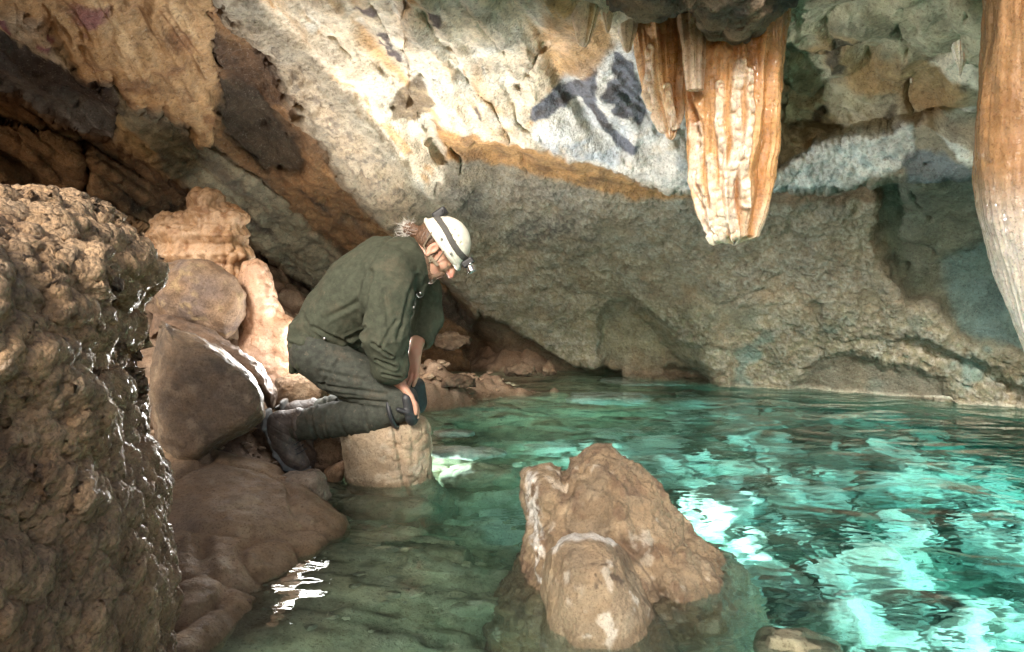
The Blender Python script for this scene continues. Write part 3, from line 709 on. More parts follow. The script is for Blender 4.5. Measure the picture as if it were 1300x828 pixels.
    for poly, Y, g in (([(550, 425), (575, 420), (598, 428), (600, 440), (570, 447), (552, 440)], 4.62, 1),
                       ([(560, 482), (580, 474), (602, 480), (606, 492), (580, 496), (558, 494)], 3.95, 1), ([(642, 464), (662, 458), (680, 466), (682, 476), (655, 480), (642, 476)], 4.7, 1), ([(685, 466), (697, 456), (706, 464), (708, 476), (690, 478)], 4.75, 1)):
        T = .05+.010*(k % 4)
        o = rock('shore_stone', poly, Y, T, T, T*.7, .006, MAT['rock'], colmix((.17, .115, .075), (.115, .08, .055), (.23, .165, .11), 9, 70+k), lambda V, k=k: rk(8, .012, 18, .016, 70+k)(V)+facets(V, 11., 90+k, .03)-.012, None, 'stone', e=4.)
        tag(o, SHORE_LABELS[k], 'stone', 'loose stones on the far mud bank'); k += 1
SHORE_LABELS = ['flat stone high on the mud bank, level with the hanging hand', 'low stone lying at the very edge of the water past the stump',
                'broad low stone close to the dark slot where wall meets bank', 'small pointed stone at the far end of the mud bank', 'topmost small stone of the mud bank under the undercut wall', 'narrow stone just behind the forearm of the kneeling person']

def lathe(edges, Y0, ry, vox_t=160, dz=.004, ribs=None, seed=1, capb=.02, back=1.0):
    """column whose left and right outline in the photo is given per row: [(py, left, right)]"""
    e = np.array(edges, float); ys = np.linspace(e[0, 0], e[-1, 0], max(30, int((e[-1, 0]-e[0, 0])*Y0/FPX/dz)))
    L = np.interp(ys, e[:, 0], e[:, 1]); R = np.interp(ys, e[:, 0], e[:, 2])
    k = np.ones(9)/9
    def sm(a): return np.convolve(np.r_[np.full(4, a[0]), a, np.full(4, a[-1])], k, 'valid')
    L, R = sm(L), sm(R)
    A = P(L, ys, Y0); B = P(R, ys, Y0); C = (A+B)/2; rx = (B-A)[:, 0]/2
    th = np.linspace(0, 2*np.pi, vox_t, endpoint=False)
    V = np.stack([C[:, None, 0]+rx[:, None]*np.cos(th), C[:, None, 1]+rx[:, None]*ry*np.sin(th), np.repeat(C[:, None, 2], vox_t, 1)], -1)
    n = len(ys); rows = [V]
    # rounded end
    ends = []
    for f_, dz_ in ((.93, .25), (.78, .5), (.5, .8), (.2, .95), (.02, 1.0)):
        r = V[-1].copy(); c = C[-1]; r = c+(r-c)*np.array([f_, f_, 1]); r[:, 2] = c[2]-capb*dz_; ends.append(r)
    Vv = np.concatenate([V, np.stack(ends)]); m = len(Vv)
    I = np.arange(m*vox_t).reshape(m, vox_t); J = np.roll(I, -1, 1)
    F = np.stack([I[:-1], J[:-1], J[1:], I[1:]], -1).reshape(-1, 4)
    V = Vv.reshape(-1, 3); th_all = np.tile(th, m); 
    NN = normals(V, F); cc = np.repeat(np.r_[C, np.repeat(C[-1:], 5, 0)], vox_t, 0)
    if (NN*(V-cc)).sum() < 0: F = F[:, ::-1]; NN = -NN
    return V, F, th_all, NN
def build_stalactites():
    # great ribbed stalactite
    def ribbed(name, edges, Y0, ry, n_rib, seed, label, c1, c2, c3, amp=.018, cat='stalactite', group=None, mat='stal', capb=.02, T=360, small=False, drips=()):
        if small:
            x_ = (edges[0][1]+edges[0][2])/2; Y0 = wall_Y(x_, edges[0][0]+8)+.02; e0 = edges[0]; edges = [(e0[0]-14, e0[1]-4, e0[2]+4)]+list(edges)
        V, F, th, NN = lathe(edges, Y0, ry, T, .0035, capb=capb)
        w = fbm(V*3.5, 2, seed)[:, None]
        cyl = np.stack([np.cos(th)*n_rib/6.28, np.sin(th)*n_rib/6.28, V[:, 2]*.8], -1)+w*.35
        rib = ridged(cyl, 1, seed+1); rib2 = ridged(cyl*np.array([2.6, 2.6, 2.2]), 2, seed+2)
        bb = bumps(np.stack([np.cos(th)*n_rib/2.6, np.sin(th)*n_rib/2.6, V[:, 2]*38], -1)+fbm(V*9, 2, seed)[:, None]*.3, seed+3, .8)
        d = amp*(1.7*(rib-.5)+.45*(rib2-.5)+.10*bb)+.003*fbm(V*22, 3, seed)
        tip = sstep(0, .12, V[:, 2]-V[:, 2].min()); d = (d-amp*.3)*(.35+.65*tip)
        n = fbm(V*4, 4, seed+5)
        c = mix(np.broadcast_to(c1, V.shape), c2, sstep(.5, .95, rib)); c = mix(c, c3, .7*sstep(.0, .4, n)*sstep(.8, .4, rib))
        if drips:
            px, py = proj(V); px = px+n*5; fr = (V[:, 1] < Y0)
            for ln, wd in drips:
                q = lined(px, py, ln); k = sstep(wd, wd*.45, q)*fr; d = d+k*(.005+.016*bb); c = mix(c, (.86, .78, .66), .9*k*(.45+.55*bb))
        V2 = V+NN*d[:, None]
        z = V[:, 2]; c = mix(c, (.80, .70, .58), .55*sstep(z.min()+.25, z.min()+.02, z+.06*n)*sstep(.3, .9, rib))
        o = link(name, V2, F, MAT[mat], color=c, origin=(V[:, 0].mean(), Y0, V[:, 2].max())); tag(o, label, cat, group); log(name, len(V)); return o
    ribbed('stalactite', [(0, 872, 1000), (60, 874, 995), (100, 873, 991), (150, 875, 988), (200, 877, 982), (240, 880, 975), (275, 890, 968), (300, 903, 961)], 2.55, .75, 12, 101,
           'great ribbed amber stalactite with a blunt broken tip above the turquoise water', (.47, .225, .075), (.58, .32, .13), (.32, .14, .045), .024, capb=.012, T=520,
           drips=[([(886, 160), (888, 220), (905, 300)], 9), ([(916, 108), (914, 160), (922, 230), (918, 300)], 7), ([(940, 82), (934, 130), (936, 190), (928, 240), (932, 300)], 9), ([(950, 92), (952, 140), (944, 200), (946, 260)], 7), ([(905, 200), (912, 250), (908, 298)], 7)])
    ribbed('stalactite', [(10, 800, 876), (50, 808, 878), (90, 814, 876), (125, 824, 871), (150, 833, 868), (170, 846, 858)], 2.62, .75, 8, 120,
           'shorter tapering amber stalactite ending well above its big ribbed neighbour', (.52, .28, .11), (.66, .42, .21), (.40, .2, .08), .018, drips=[([(822, 60), (828, 120), (842, 165)], 7), ([(848, 110), (856, 160)], 7)])
    ribbed('stalactite', [(20, 860, 896), (60, 866, 895), (100, 869, 894), (114, 871, 893)], 2.44, .6, 9, 130,
           'short snapped-off pale brown shaft pressed between the two amber stalactites', (.40, .25, .14), (.50, .35, .22), (.33, .2, .11), .006, capb=.004)
    V = None
    ribbed('stalactite', [(0, 720, 764), (20, 726, 758), (38, 730, 753), (52, 733, 749)], 2.60, .8, 9, 140, 'stubby cream stalactite with a flat end on the white ceiling', (.66, .55, .40), (.72, .64, .52), (.52, .34, .17), .006, small=True)
    ribbed('stalactite', [(0, 756, 788), (12, 762, 782), (24, 766, 777), (34, 769, 775)], 2.66, .8, 9, 142, 'slim pointed cream stalactite beside the stubby one', (.62, .5, .36), (.70, .60, .47), (.5, .33, .18), .006, small=True)
    ribbed('stalactite', [(12, 781, 812), (30, 784, 810), (48, 787, 806), (60, 791, 802)], 2.72, .8, 9, 143, 'small rounded cream knob hanging left of the shorter amber stalactite', (.62, .5, .36), (.70, .60, .47), (.5, .33, .18), .007, small=True)
    ribbed('stalactite', [(40, 1205, 1236), (60, 1210, 1230), (78, 1215, 1226), (90, 1218, 1221)], 2.75, .8, 9, 144, 'little white fang-like stalactite high up beside the massive amber one', (.70, .62, .48), (.75, .72, .62), (.55, .4, .22), .005, small=True)
    ribbed('stalactite', [(112, 1108, 1137), (126, 1111, 1132), (138, 1115, 1128), (146, 1118, 1125)], 3.05, .8, 9, 145, 'dull greenish-grey stalactite point in the alcove over the white crust', (.42, .38, .27), (.5, .47, .35), (.3, .27, .17), .006, small=True)
    for k, (x, y, h) in enumerate(((1068, 112, 22), (1078, 113, 14), (930, 104, 0), (1130, 94, 14), (1140, 96, 10), (1157, 93, 12), (1003, 62, 14), (1015, 70, 10))):
        if h: ribbed('soda_straw', [(y-10, x-4, x+4), (y, x-3, x+3), (y+h, x-1.5, x+1.5)], 3.1, 1, 4, 150+k, SODA[k], (.42, .37, .25), (.5, .46, .34), (.35, .28, .16), .001, 'stalactite', 'thin straws hanging in the alcove', capb=.002, T=24, small=True)
    # the column at the right edge: smooth wet amber
    V, F, th, NN = lathe([(-260, 1225, 1520), (-100, 1250, 1505), (0, 1261, 1495), (60, 1259, 1490), (150, 1255, 1482), (230, 1252, 1470), (270, 1257, 1462), (320, 1270, 1450), (370, 1282, 1435), (420, 1294, 1412), (470, 1308, 1390), (540, 1318, 1365), (600, 1334, 1350)], 1.55, .8, 420, .0035)
    d = .016*fbm(V*np.array([7, 7, 2.4]), 4, 160)+.0025*(ridged(np.stack([np.cos(th)*9, np.sin(th)*9, V[:, 2]*1.5], -1)+fbm(V*5, 2, 4)[:, None]*.5, 3, 164)-.4)+.0018*ridged(np.stack([V[:, 0]*4, V[:, 1]*4, V[:, 2]*26+fbm(V*5, 2, 3)*1.2], -1), 2, 161)
    V2 = V+NN*d[:, None]; n = fbm(V*3, 4, 162)
    c = mix(np.broadcast_to((.44, .235, .095), V.shape), (.52, .31, .15), sstep(-.2, .3, n)); c = mix(c, (.36, .18, .07), .6*sstep(.1, .4, fbm(V*6, 4, 163)))
    pxs, _ = proj(V); z = V[:, 2]
    m = rock_mat('wet_amber_column', .0025, 40, .15, (.08, .35), wet=.9, sss=.35, coat=.5)
    o = link('stalactite', V2, F, m, color=mix(c, (.82, .77, .68), .9*sstep(-.55, -.85, np.cos(th)+.12*n-.25*sstep(.9, .5, z))*sstep(1.05, .85, z)), origin=(V[:, 0].mean(), 1.55, V[:, 2].max()))  # left side whitened: rim light painted into the colour
    tag(o, 'massive smooth amber stalactite with a wet edge painted white as rim light, cut by the picture border', 'stalactite')
    # ---- stalagmites
    # flat rough ceiling lip above the great stalactites
    poly = [(690, -330), (700, -60), (760, -30), (786, -10), (806, 8), (822, 14), (842, 17), (860, 10), (880, 12), (892, 24), (906, 30), (922, 26), (938, 36), (950, 28), (962, 32), (976, 16), (992, 2), (1022, -14), (1080, -40), (1120, -330)]
    def dl(V): return .022*bumps(V*16, 170, .8)+.016*bumps(V*34, 171, .8)+.04*fbm(V*6, 4, 172)+.02*(ridged(V*14, 3, 174)-.4)
    rock('ceiling', poly, lambda px, py: 2.42+py*.0008, .28, .5, .16, .007, MAT['dark'], colmix((.30, .23, .17), (.12, .11, .10), (.42, .31, .22), 6, 173), dl, None, None)
    bpy.data.objects['ceiling']['kind'] = 'structure'
SODA = ['thin straw hanging in the middle of the greenish alcove, longest of its pair', 'shorter straw of the pair in the middle of the greenish alcove', '', 'straw at the pale rim above the dull grey point, first of three', 'middle straw of three under the pale rim above the grey point', 'last straw of three under the pale rim above the grey point',
        'straw near the top of the ribbed stalactite, longer of two', 'shorter of two straws near the top of the ribbed stalactite']

def build_stalagmites():
    # rippled flowstone stalagmite
    poly = [(190, 300), (190, 282), (205, 276), (228, 274), (240, 262), (245, 240), (262, 238), (276, 246), (284, 258), (304, 263), (314, 280), (312, 300), (318, 318), (312, 345), (306, 372), (290, 392), (250, 392), (210, 372), (196, 340)]
    def dr(V):
        z = V[:, 2]
        w = V*np.array([1, 1, 1])+fbm(V*6, 2, 3)[:, None]*.012
        tier = np.abs(((w[:, 2]*11.5) % 1)-.5)*2
        lob = bumps(np.stack([w[:, 0]*30, w[:, 1]*30, w[:, 2]*23], -1), 201, .85)
        return .026*(tier-.5)+.034*lob+.006*fbm(V*20, 3, 202)-.014
    rock('stalagmite', poly, 3.15, .20, .18, .12, .0055, MAT['flow'], colmix((.40, .25, .14), (.50, .35, .23), (.30, .17, .09), 8, 203), dr, 'broad stalagmite of rippled orange-brown flowstone standing on the round boulder', 'stalagmite')
    poly = [(304, 352), (312, 336), (326, 330), (338, 336), (344, 352), (348, 384), (358, 402), (370, 410), (376, 440), (372, 500), (340, 520), (300, 500), (298, 460), (306, 420), (302, 380)]
    rock('stalagmite', poly, 2.95, .11, .11, .085, .005, MAT['flow'], colmix((.46, .29, .19), (.55, .36, .26), (.36, .21, .13), 8, 204), lambda V: .014*bumps(V*22, 205, .85)+.008*fbm(V*14, 4, 206)+.01*fbm(V*4, 2, 207),
         'slender pinkish stalagmite lit along one edge, behind the back of the kneeling person', 'stalagmite')
    # the stump the person kneels on
    V, F, th, NN = lathe([(537, 432, 541), (545, 430, 543), (560, 433, 545), (590, 436, 546), (620, 440, 548), (660, 440, 560), (700, 430, 575), (780, 420, 590)], 2.62, .85, 300, .0035)
    # close the top
    top = V[:300]; c = top.mean(0); rings = [top]
    for f_, u in ((.95, .012), (.85, .020), (.6, .024), (.3, .026), (.02, .026)): r = c+(top-c)*f_; r[:, 2] = c[2]+u; rings.append(r)
    VV = np.concatenate([np.concatenate(rings[:0:-1]), V]); m = len(VV)//300
    I = np.arange(m*300).reshape(m, 300); J = np.roll(I, -1, 1); F = np.stack([I[:-1], J[:-1], J[1:], I[1:]], -1).reshape(-1, 4); V = VV
    NN = normals(V, F)
    if (NN*(V-V.mean(0))).sum() < 0: F = F[:, ::-1]; NN = -NN
    px, _ = proj(V)
    w = sstep(480, 500, px)*sstep(.27, .20, V[:, 2])
    b = bumps(V*np.array([22, 22, 26])+fbm(V*9, 2, 3)[:, None]*.3, 210, .85)
    side = sstep(.25, .23, V[:, 2])
    d = w*.020*b+.006*fbm(V*10, 4, 211)+.003*bumps(V*45, 212, .8)-.014*sstep(5, 0, np.abs(px-(508-(V[:, 2]-.1)*60)))*side-.006
    V = V+NN*d[:, None]
    o = link('stalagmite', V, F, MAT['clay'], color=colmix((.44, .35, .25), (.36, .275, .19), (.49, .41, .31), 7, 213)(V, d)); tag(o, 'thick pale stalagmite stump standing in the water, under the knees of the person', 'stalagmite')
    # ---- rock in the middle of the pool
    t = empty('pool_rock', P(770, 760, 1.75)*np.array([1, 1, 0])+np.array([0, .05, -.45]))
    tag(t, 'tan jagged rock with a smooth rounded dome at its foot, rising alone from the pool', 'rock')
    poly = [(600, 960), (640, 800), (664, 742), (672, 700), (678, 660), (670, 625), (672, 604), (690, 598), (712, 606), (732, 592), (748, 576), (764, 573), (782, 582), (800, 596), (822, 608), (842, 628), (858, 655), (873, 684), (903, 704), (930, 740), (948, 790), (968, 860), (1020, 1000)]
    def dp(V):
        px, py = proj(V)
        f1, f2, idn = worley(V*np.array([8, 8, 5]), 221)
        groove = lined(px, py, [(722, 596), (716, 640), (722, 680)])
        groove2 = lined(px, py, [(745, 610), (800, 640), (812, 700), (840, 760)])
        w = fbm(V*6, 3, 229)[:, None]*.5
        return (.034*ridged(V*np.array([7, 7, 3.2])+w, 4, 220)-.014+.012*bumps(V*26+w, 222, .8)+.012*(ridged(V*np.array([22, 22, 13])+w, 4, 230)-.4)+.005*(ridged(V*55, 3, 240)-.4)
                -.014*sstep(12, 0, groove)-.014*sstep(14, 0, groove2)-.022*sstep(9, 0, lined(px, py, [(775, 680), (822, 720), (850, 770), (870, 830)])))
    def colp(V, d):
        c = colmix((.27, .20, .125), (.20, .145, .09), (.34, .26, .17), 6, 224)(V, d); c = mix(c, (.15, .095, .06), .7*sstep(.1, .4, fbm(V*16, 4, 232))); px, py = proj(V); n = fbm(V*24, 3, 241); c = mix(c, (.80, .78, .74), .9*sstep(11, 4, lined(px, py, [(674, 604), (676, 640), (682, 690), (688, 735)])+n*14)*sstep(-.35, .1, n)); return mix(c, (.62, .56, .47), .45*sstep(.30, .42, fbm(V*11, 4, 233)))  # broken white line down the left edge is painted rim light
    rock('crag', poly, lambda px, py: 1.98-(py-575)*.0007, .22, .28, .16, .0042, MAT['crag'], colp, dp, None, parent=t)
    poly = [(692, 790), (690, 740), (696, 706), (708, 686), (726, 678), (752, 676), (776, 684), (796, 702), (812, 730), (826, 762), (840, 800), (862, 880), (860, 980), (690, 980), (688, 850)]
    def dd(V):
        w = fbm(V*5, 3, 234)[:, None]*.4
        return .010*fbm(V*5, 4, 225)+.004*bumps(V*38+w, 227, .8)+.014*(ridged(V*np.array([6, 6, 2.])+w, 3, 228)-.4)+.004*fbm(V*40, 3, 235)-.004
    def cd(V, d):
        px, py = proj(V); c = colmix((.28, .21, .135), (.21, .155, .10), (.33, .26, .175), 5, 226)(V, d); n = fbm(V*26, 3, 236)
        c = mix(c, (.08, .055, .04), .8*sstep(.25, .40, fbm(V*np.array([60, 60, 30]), 3, 237))*sstep(.1, -.2, fbm(V*6, 3, 238)-.1)*(sstep(60, 20, np.abs(px-770-(py-740)*.25))))
        c = mix(c, (.60, .55, .47), .7*sstep(.15, .35, n)*sstep(.1, .3, fbm(V*8, 3, 239)))
        return mix(c, (.78, .75, .70), .8*sstep(9, 2, lined(px, py, [(704, 694), (716, 683), (735, 679), (760, 680), (778, 688)])+n*7))  # lit top lip of the dome painted on in white
    rock('dome', poly, lambda px, py: 1.66-(py-676)*.0006, .17, .3, .12, .0042, MAT['crag'], cd, dd, None, parent=t, e=2.2)

def build_submerged():
    k = 0
    pale = colmix((.74, .76, .72), (.50, .53, .48), (.35, .37, .32), 6, 301)
    drab = colmix((.34, .34, .24), (.24, .235, .16), (.44, .42, .32), 6, 302)
    rkd = lambda sd: (lambda V: .022*fbm(V*5, 4, sd)+.018*(ridged(V*10, 3, sd+3)-.5)+facets(V, 6., sd+8, .02)+.01*bumps(V*26, sd, .8))
    R = [([(612, 540), (602, 526), (625, 512), (672, 508), (702, 518), (706, 545), (690, 562), (640, 562)], -.22, pale, 'pale square block under the turquoise water nearest the stump'),
         ([(712, 532), (728, 514), (770, 518), (812, 522), (832, 540), (800, 562), (740, 572), (712, 562)], -.25, pale, 'long pale slab under the turquoise water beside the square block'),
         ([(590, 500), (640, 494), (690, 500), (680, 508), (620, 508)], -.10, drab, 'thin dull slab just below the surface near the far mud bank'),
         ([(760, 500), (800, 494), (840, 500), (880, 498), (900, 505), (860, 512), (790, 510)], -.14, pale, 'shallow pale ledge below the surface in front of the arch'),
         ([(552, 560), (572, 552), (600, 560), (604, 575), (580, 585), (556, 578)], -.10, pale, 'small white rock just under the surface close to the stump'),
         ([(548, 590), (580, 582), (630, 592), (640, 604), (600, 612), (552, 606)], -.12, pale, 'flat white rock under water beside the stump, below the small white one'),
         ([(840, 560), (880, 545), (930, 560), (940, 590), (890, 610), (850, 595)], -.45, pale, 'broad pale underwater block behind the jagged pool rock'),
         ([(560, 650), (600, 620), (650, 630), (672, 660), (650, 690), (590, 700), (556, 680)], -.28, drab, 'olive underwater boulder between the stump and the jagged rock'),
         ([(430, 660), (480, 650), (540, 655), (560, 690), (520, 720), (450, 715), (425, 690)], -.20, drab, 'greenish underwater ledge at the foot of the stump'),
         ([(380, 720), (430, 712), (460, 740), (450, 780), (400, 790), (370, 760)], -.22, drab, 'greenish underwater stone off the clay mound'),
         ([(480, 740), (540, 730), (590, 745), (600, 785), (550, 800), (490, 790)], -.25, drab, 'broad drab underwater stone in the shallows between mound and jagged rock'),
         ([(400, 800), (450, 795), (500, 812), (510, 850), (430, 860), (395, 840)], -.25, drab, 'drab underwater stone at the bottom border of the shallows'),
         ([(560, 810), (620, 800), (660, 820), (660, 860), (590, 870), (555, 850)], -.25, drab, 'drab underwater stone at the bottom border beside the jagged rock'),
         ([(246, 790), (262, 770), (290, 775), (296, 810), (280, 860), (250, 860)], -.10, drab, 'green underwater stone touching the knobbly boulder'),
         ([(960, 830), (975, 806), (1005, 802), (1040, 812), (1060, 835), (1050, 870), (980, 880)], -.06, drab, 'dark rounded rock just awash at the bottom border of the bright water'),
         ([(930, 500), (1000, 498), (1050, 508), (1040, 516), (960, 514)], -.3, pale, 'pale ledge far back under water along the wall')]
    for poly, z, cf, lab in R:
        py = max(q[1] for q in poly)*.5+min(q[1] for q in poly)*.5
        Y = float(Yz(py, z)); w = (max(q[0] for q in poly)-min(q[0] for q in poly))*Y/FPX
        rock('submerged_rock', poly, Y, w*.32, w*.32, min(w*.25, .12), max(.006, w/70), MAT['sub'], cf, rkd(310+k), lab, 'rock', 'rocks lying under the water', e=2.8); k += 1
# ================================================================ THE KNEELING CAVER
def build_person():
    Y = 2.62
    def Q(px, py, dy=0.0):            # same height and side position, moved dy in depth
        p = P(px, py, Y); return p+np.array([0, dy, 0.])
    skin = simple_mat('skin', (.52, .29, .20), .45, bump=.0006, scale=300, var=.12, sss=.12)
    jm = simple_mat('olive_jacket_cloth', (.056, .062, .042), .85, bump=.0016, scale=160, var=.22, spec=.25, weave=900, dirt=.18)
    tm = simple_mat('dark_trouser_cloth', (.050, .054, .043), .8, bump=.0018, scale=160, var=.3, spec=.3, weave=900, dirt=.28)
    black = simple_mat('black_rubber', (.022, .023, .026), .5, bump=.0006, scale=200)
    leather = simple_mat('brown_boot_leather', (.075, .060, .052), .55, bump=.0015, scale=140, var=.4, dirt=.6)
    solem = simple_mat('grey_boot_sole', (.12, .12, .115), .7, bump=.001, scale=140, var=.3, dirt=.6)
    shellm = simple_mat('cream_helmet_plastic', (.76, .73, .63), .38, bump=.0004, scale=90, var=.12, dirt=.35)
    webm = simple_mat('khaki_webbing', (.20, .16, .11), .8, bump=.0005, scale=700)
    hairm = simple_mat('brown_hair', (.11, .058, .032), .5, bump=.0010, scale=420, var=.5, spec=.6)
    metal = simple_mat('bright_metal', (.75, .75, .78), .2, metal=1)
    glass = simple_mat('spectacle_frame', (.10, .12, .18), .25)
    teal = simple_mat('teal_lining_cloth', (.022, .034, .038), .8, bump=.0012, scale=160, var=.25)
    HS = .90
    def hsc(V): return O+(V-O)*HS
    # head frame
    O = Q(557, 316); f = np.array([.63, 0, -.777]); u = np.array([.777, 0, .63]); s = np.array([0, -1., 0])
    M = np.stack([f, s, u])
    H = lambda a, b, c: O+a*f+b*s+c*u
    def torus(g, c, ax, R, r, k=.006, ys=1.0):
        ax = np.array(ax, float); ax /= np.linalg.norm(ax); c = np.array(c, float)
        def fn(X):
            q = X-c; h = q@ax; rad = q-h[..., None]*ax; rad = rad/np.array([1, ys, 1]); return np.sqrt((np.linalg.norm(rad, axis=-1)-R)**2+h*h)-r
        g.add(fn, c-R*ys-r, c+R*ys+r, k)
    # -------- body: one continuous figure
    g = Grid(Q(330, 600, -.38), Q(610, 255, .36), .0036)
    def head(g):
        g.ell(H(-.012, 0, .035), (.098, .077, .092), M); g.ell(H(.030, 0, -.035), (.066, .058, .078), M, .02); g.ell(H(.058, 0, -.088), (.036, .036, .030), M, .02)
        for q in (-1, 1):
            g.cap(H(.080, q*.012, .018), H(.074, q*.045, .016), .011, .010, .01); g.ell(H(.062, q*.043, -.028), (.026, .020, .022), M, .014)
            g.ell(H(.092, q*.031, .000), (.015, .015, .011), M, .006, sub=True); g.ell(H(.080, q*.030, -.001), (.0125, .0125, .0125), M, .002)
            g.cap(H(.0, q*.052, -.075), H(.045, q*.030, -.098), .020, .016, .02)
            g.ell(H(-.010, q*.078, -.012), (.020, .009, .033), M, .004); g.ell(H(-.006, q*.090, -.008), (.011, .010, .020), M, .004, sub=True); g.ell(H(-.004, q*.081, -.044), (.009, .006, .010), M, .006)
        g.chain([(H(.090, 0, .012), .010), (H(.108, 0, -.014), .011), (H(.119, 0, -.032), .0135)], .012)
        for q in (-1, 1): g.ell(H(.104, q*.012, -.034), (.010, .008, .008), M, .006)
        g.cap(H(.092, -.018, -.061), H(.092, .018, -.061), .0075, k=.006); g.cap(H(.089, -.015, -.072), H(.089, .015, -.072), .0085, k=.006)
        g.cap(H(.103, -.024, -.0665), H(.103, .024, -.0665), .003, k=.003, sub=False) if False else None
    head(g)
    g.chain([(H(-.040, 0, -.045), .056), (Q(534, 338), .058), (Q(518, 345), .07)], .03)
    g.chain([(Q(404, 432), .08), (Q(430, 405), .10), (Q(465, 372), .11), (Q(500, 348), .10)], .04, 1.35)
    K = {}
    for nm, q in (('n', -1), ('f', 1)):
        dl = .095*q
        hip, knee, ank = Q(410, 446, dl), Q(510, 506, dl*1.15), Q(384, 533, dl)
        g.chain([(hip, .070), (knee, .052)], .02); g.chain([(knee, .050), (Q(450, 522, dl), .052), (ank, .040)], .01)
        g.chain([(ank, .036), (Q(362, 540, dl), .034), (Q(372, 568, dl), .032), (Q(386, 580, dl), .024)], .02)
    # near arm and hand
    sh, el, wr = Q(506, 356, -.18), Q(503, 422, -.22), Q(512, 476, -.13)
    g.chain([(sh, .052), (el, .042), (wr, .027)], .01)
    def hand(w, d, side, spread, fl, curl, lo, thumb):
        """w wrist, d direction of the back of the hand, side = towards the little finger, lo = where fingers bend"""
        d = d/np.linalg.norm(d); side = side/np.linalg.norm(side); lo = np.array(lo, float); lo /= np.linalg.norm(lo)
        kn = [w+d*.078+side*x for x in (-.030, -.010, .010, .029)]
        for i, kk in enumerate(kn): g.cap(w+side*(-.012+.008*i), kk, .0155, .0115, .012)
        for i, kk in enumerate(kn):
            L = fl*(1., 1.1, 1.02, .8)[i]; d1 = d+side*(-.16, -.04, .06, .18)[i]*spread; d1 /= np.linalg.norm(d1)
            a1 = kk+L*.030*d1+L*.012*lo*curl; a2 = a1+L*.022*(d1*(1-.45*curl)+lo*curl); a3 = a2+L*.018*(d1*(1-.8*curl)+lo*1.2*curl)
            g.chain([(kk, .0105), (a1, .0092), (a2, .0085), (a3, .0072)], .0025)
        t0 = w+d*.022-side*.022; t1 = t0+d*.030-side*.022+lo*.010; t2 = t1+d*.028-side*.004+lo*.012
        g.chain([(t0, .015), (t1, .0115), (t2, .009)], .004)
    hand(wr, np.array([.62, .10, -.78]), np.array([.10, -1., .1]), 1.0, .95, .75, (-.25, 0, -1), 1)
    sh2, el2, wr2 = Q(514, 350, .18), Q(532, 404, .20), Q(524, 447, .06)
    g.chain([(sh2, .052), (el2, .042), (wr2, .027)], .01)
    hand(wr2, np.array([-.18, -.15, -1.]), np.array([.8, -.45, -.05]), .8, 1.0, .35, (-.7, .1, -.6), 1)
    V, F = g.mesh(1); F = outward(V, F)
    r = (V-O)@M.T; V = O+(V-O)*(1-(1-HS)*sstep(.24, .15, np.linalg.norm(V-O, axis=1)))[:, None]
    c = np.broadcast_to(np.array([.50, .28, .195]), V.shape); hd = sstep(.16, .13, np.linalg.norm(r, axis=1))
    n = fbm(V*22, 3, 401)
    c = mix(c, (.56, .24, .18), .5*sstep(-.1, .4, n)); c = mix(c, (.58, .22, .17), hd*.7*sstep(.035, .01, np.linalg.norm(r-np.array([.115, 0, -.03]), axis=1)))
    c = mix(c, (.45, .16, .13), hd*.8*sstep(.022, .012, np.linalg.norm((r-np.array([.100, 0, -.067]))*np.array([1, .7, 1]), axis=1)))
    for q in (-1, 1):
        e = np.linalg.norm(r-np.array([.093, q*.030, -.001]), axis=1); c = mix(c, (.10, .06, .05), hd*.8*sstep(.011, .007, e))
        c = mix(c, (.12, .06, .035), hd*.9*sstep(.010, .006, np.linalg.norm((r-np.array([.092, q*.032, .021]))*np.array([1, .4, 1.]), axis=1)))
    sm, nt, b, out = mat_new('skin_tone'); at = N(nt, 'ShaderNodeAttribute'); at.attribute_name = 'col'; nt.links.new(at.outputs['Color'], b.inputs['Base Color'])
    b.inputs['Roughness'].default_value = .45; b.inputs['Subsurface Weight'].default_value = .12; b.inputs['Subsurface Radius'].default_value = (1, .35, .2); b.inputs['Subsurface Scale'].default_value = .01
    geo = N(nt, 'ShaderNodeNewGeometry').outputs['Position']; bp = N(nt, 'ShaderNodeBump'); bp.inputs['Distance'].default_value = .0008
    nt.links.new(noise(nt, geo, 260, 4, .6), bp.inputs['Height']); nt.links.new(bp.outputs[0], b.inputs['Normal'])
    pr = link('person', V, F, sm, color=c, origin=(Q(440, 500)[0], Y, Q(440, 540)[2]))
    tag(pr, 'person in olive caving clothes and cream helmet kneeling on the stump over the pool', 'person')
    # -------- jacket
    g = Grid(Q(330, 520, -.40), Q(600, 270, .38), .0045)
    g.chain([(Q(404, 426), .100), (Q(430, 402), .124), (Q(462, 371), .142), (Q(494, 346), .132), (Q(514, 338), .098)], .05, 1.38)
    g.chain([(Q(502, 345, -.15), .085), (Q(504, 372, -.19), .084), (Q(503, 420, -.22), .076), (Q(506, 455, -.185), .062), (wr+np.array([-.004, 0, .022]), .043)], .03)
    g.chain([(Q(508, 343, .15), .085), (Q(528, 372, .19), .072), (Q(533, 408, .20), .066), (Q(529, 432, .12), .054)], .03)
    ax = np.array([.80, 0, -.15]); torus(g, Q(531, 333), (.85, 0, .10), .066, .013, .012)
    torus(g, Q(525, 335), (.85, 0, .10), .082, .016, .025)
    g.chain([(Q(538, 352, -.03), .018), (Q(536, 372, -.05), .014)], .02)
    for a, b_, rr in ((Q(388, 412, -.13), Q(382, 466, -.10), .02), (Q(386, 412, -.05), Q(380, 470, -.03), .022), (Q(386, 412, .05), Q(380, 470, .04), .022), (Q(400, 430, -.15), Q(396, 458, -.155), .016)): g.cap(a, b_, rr, .012, .035, 1.6)
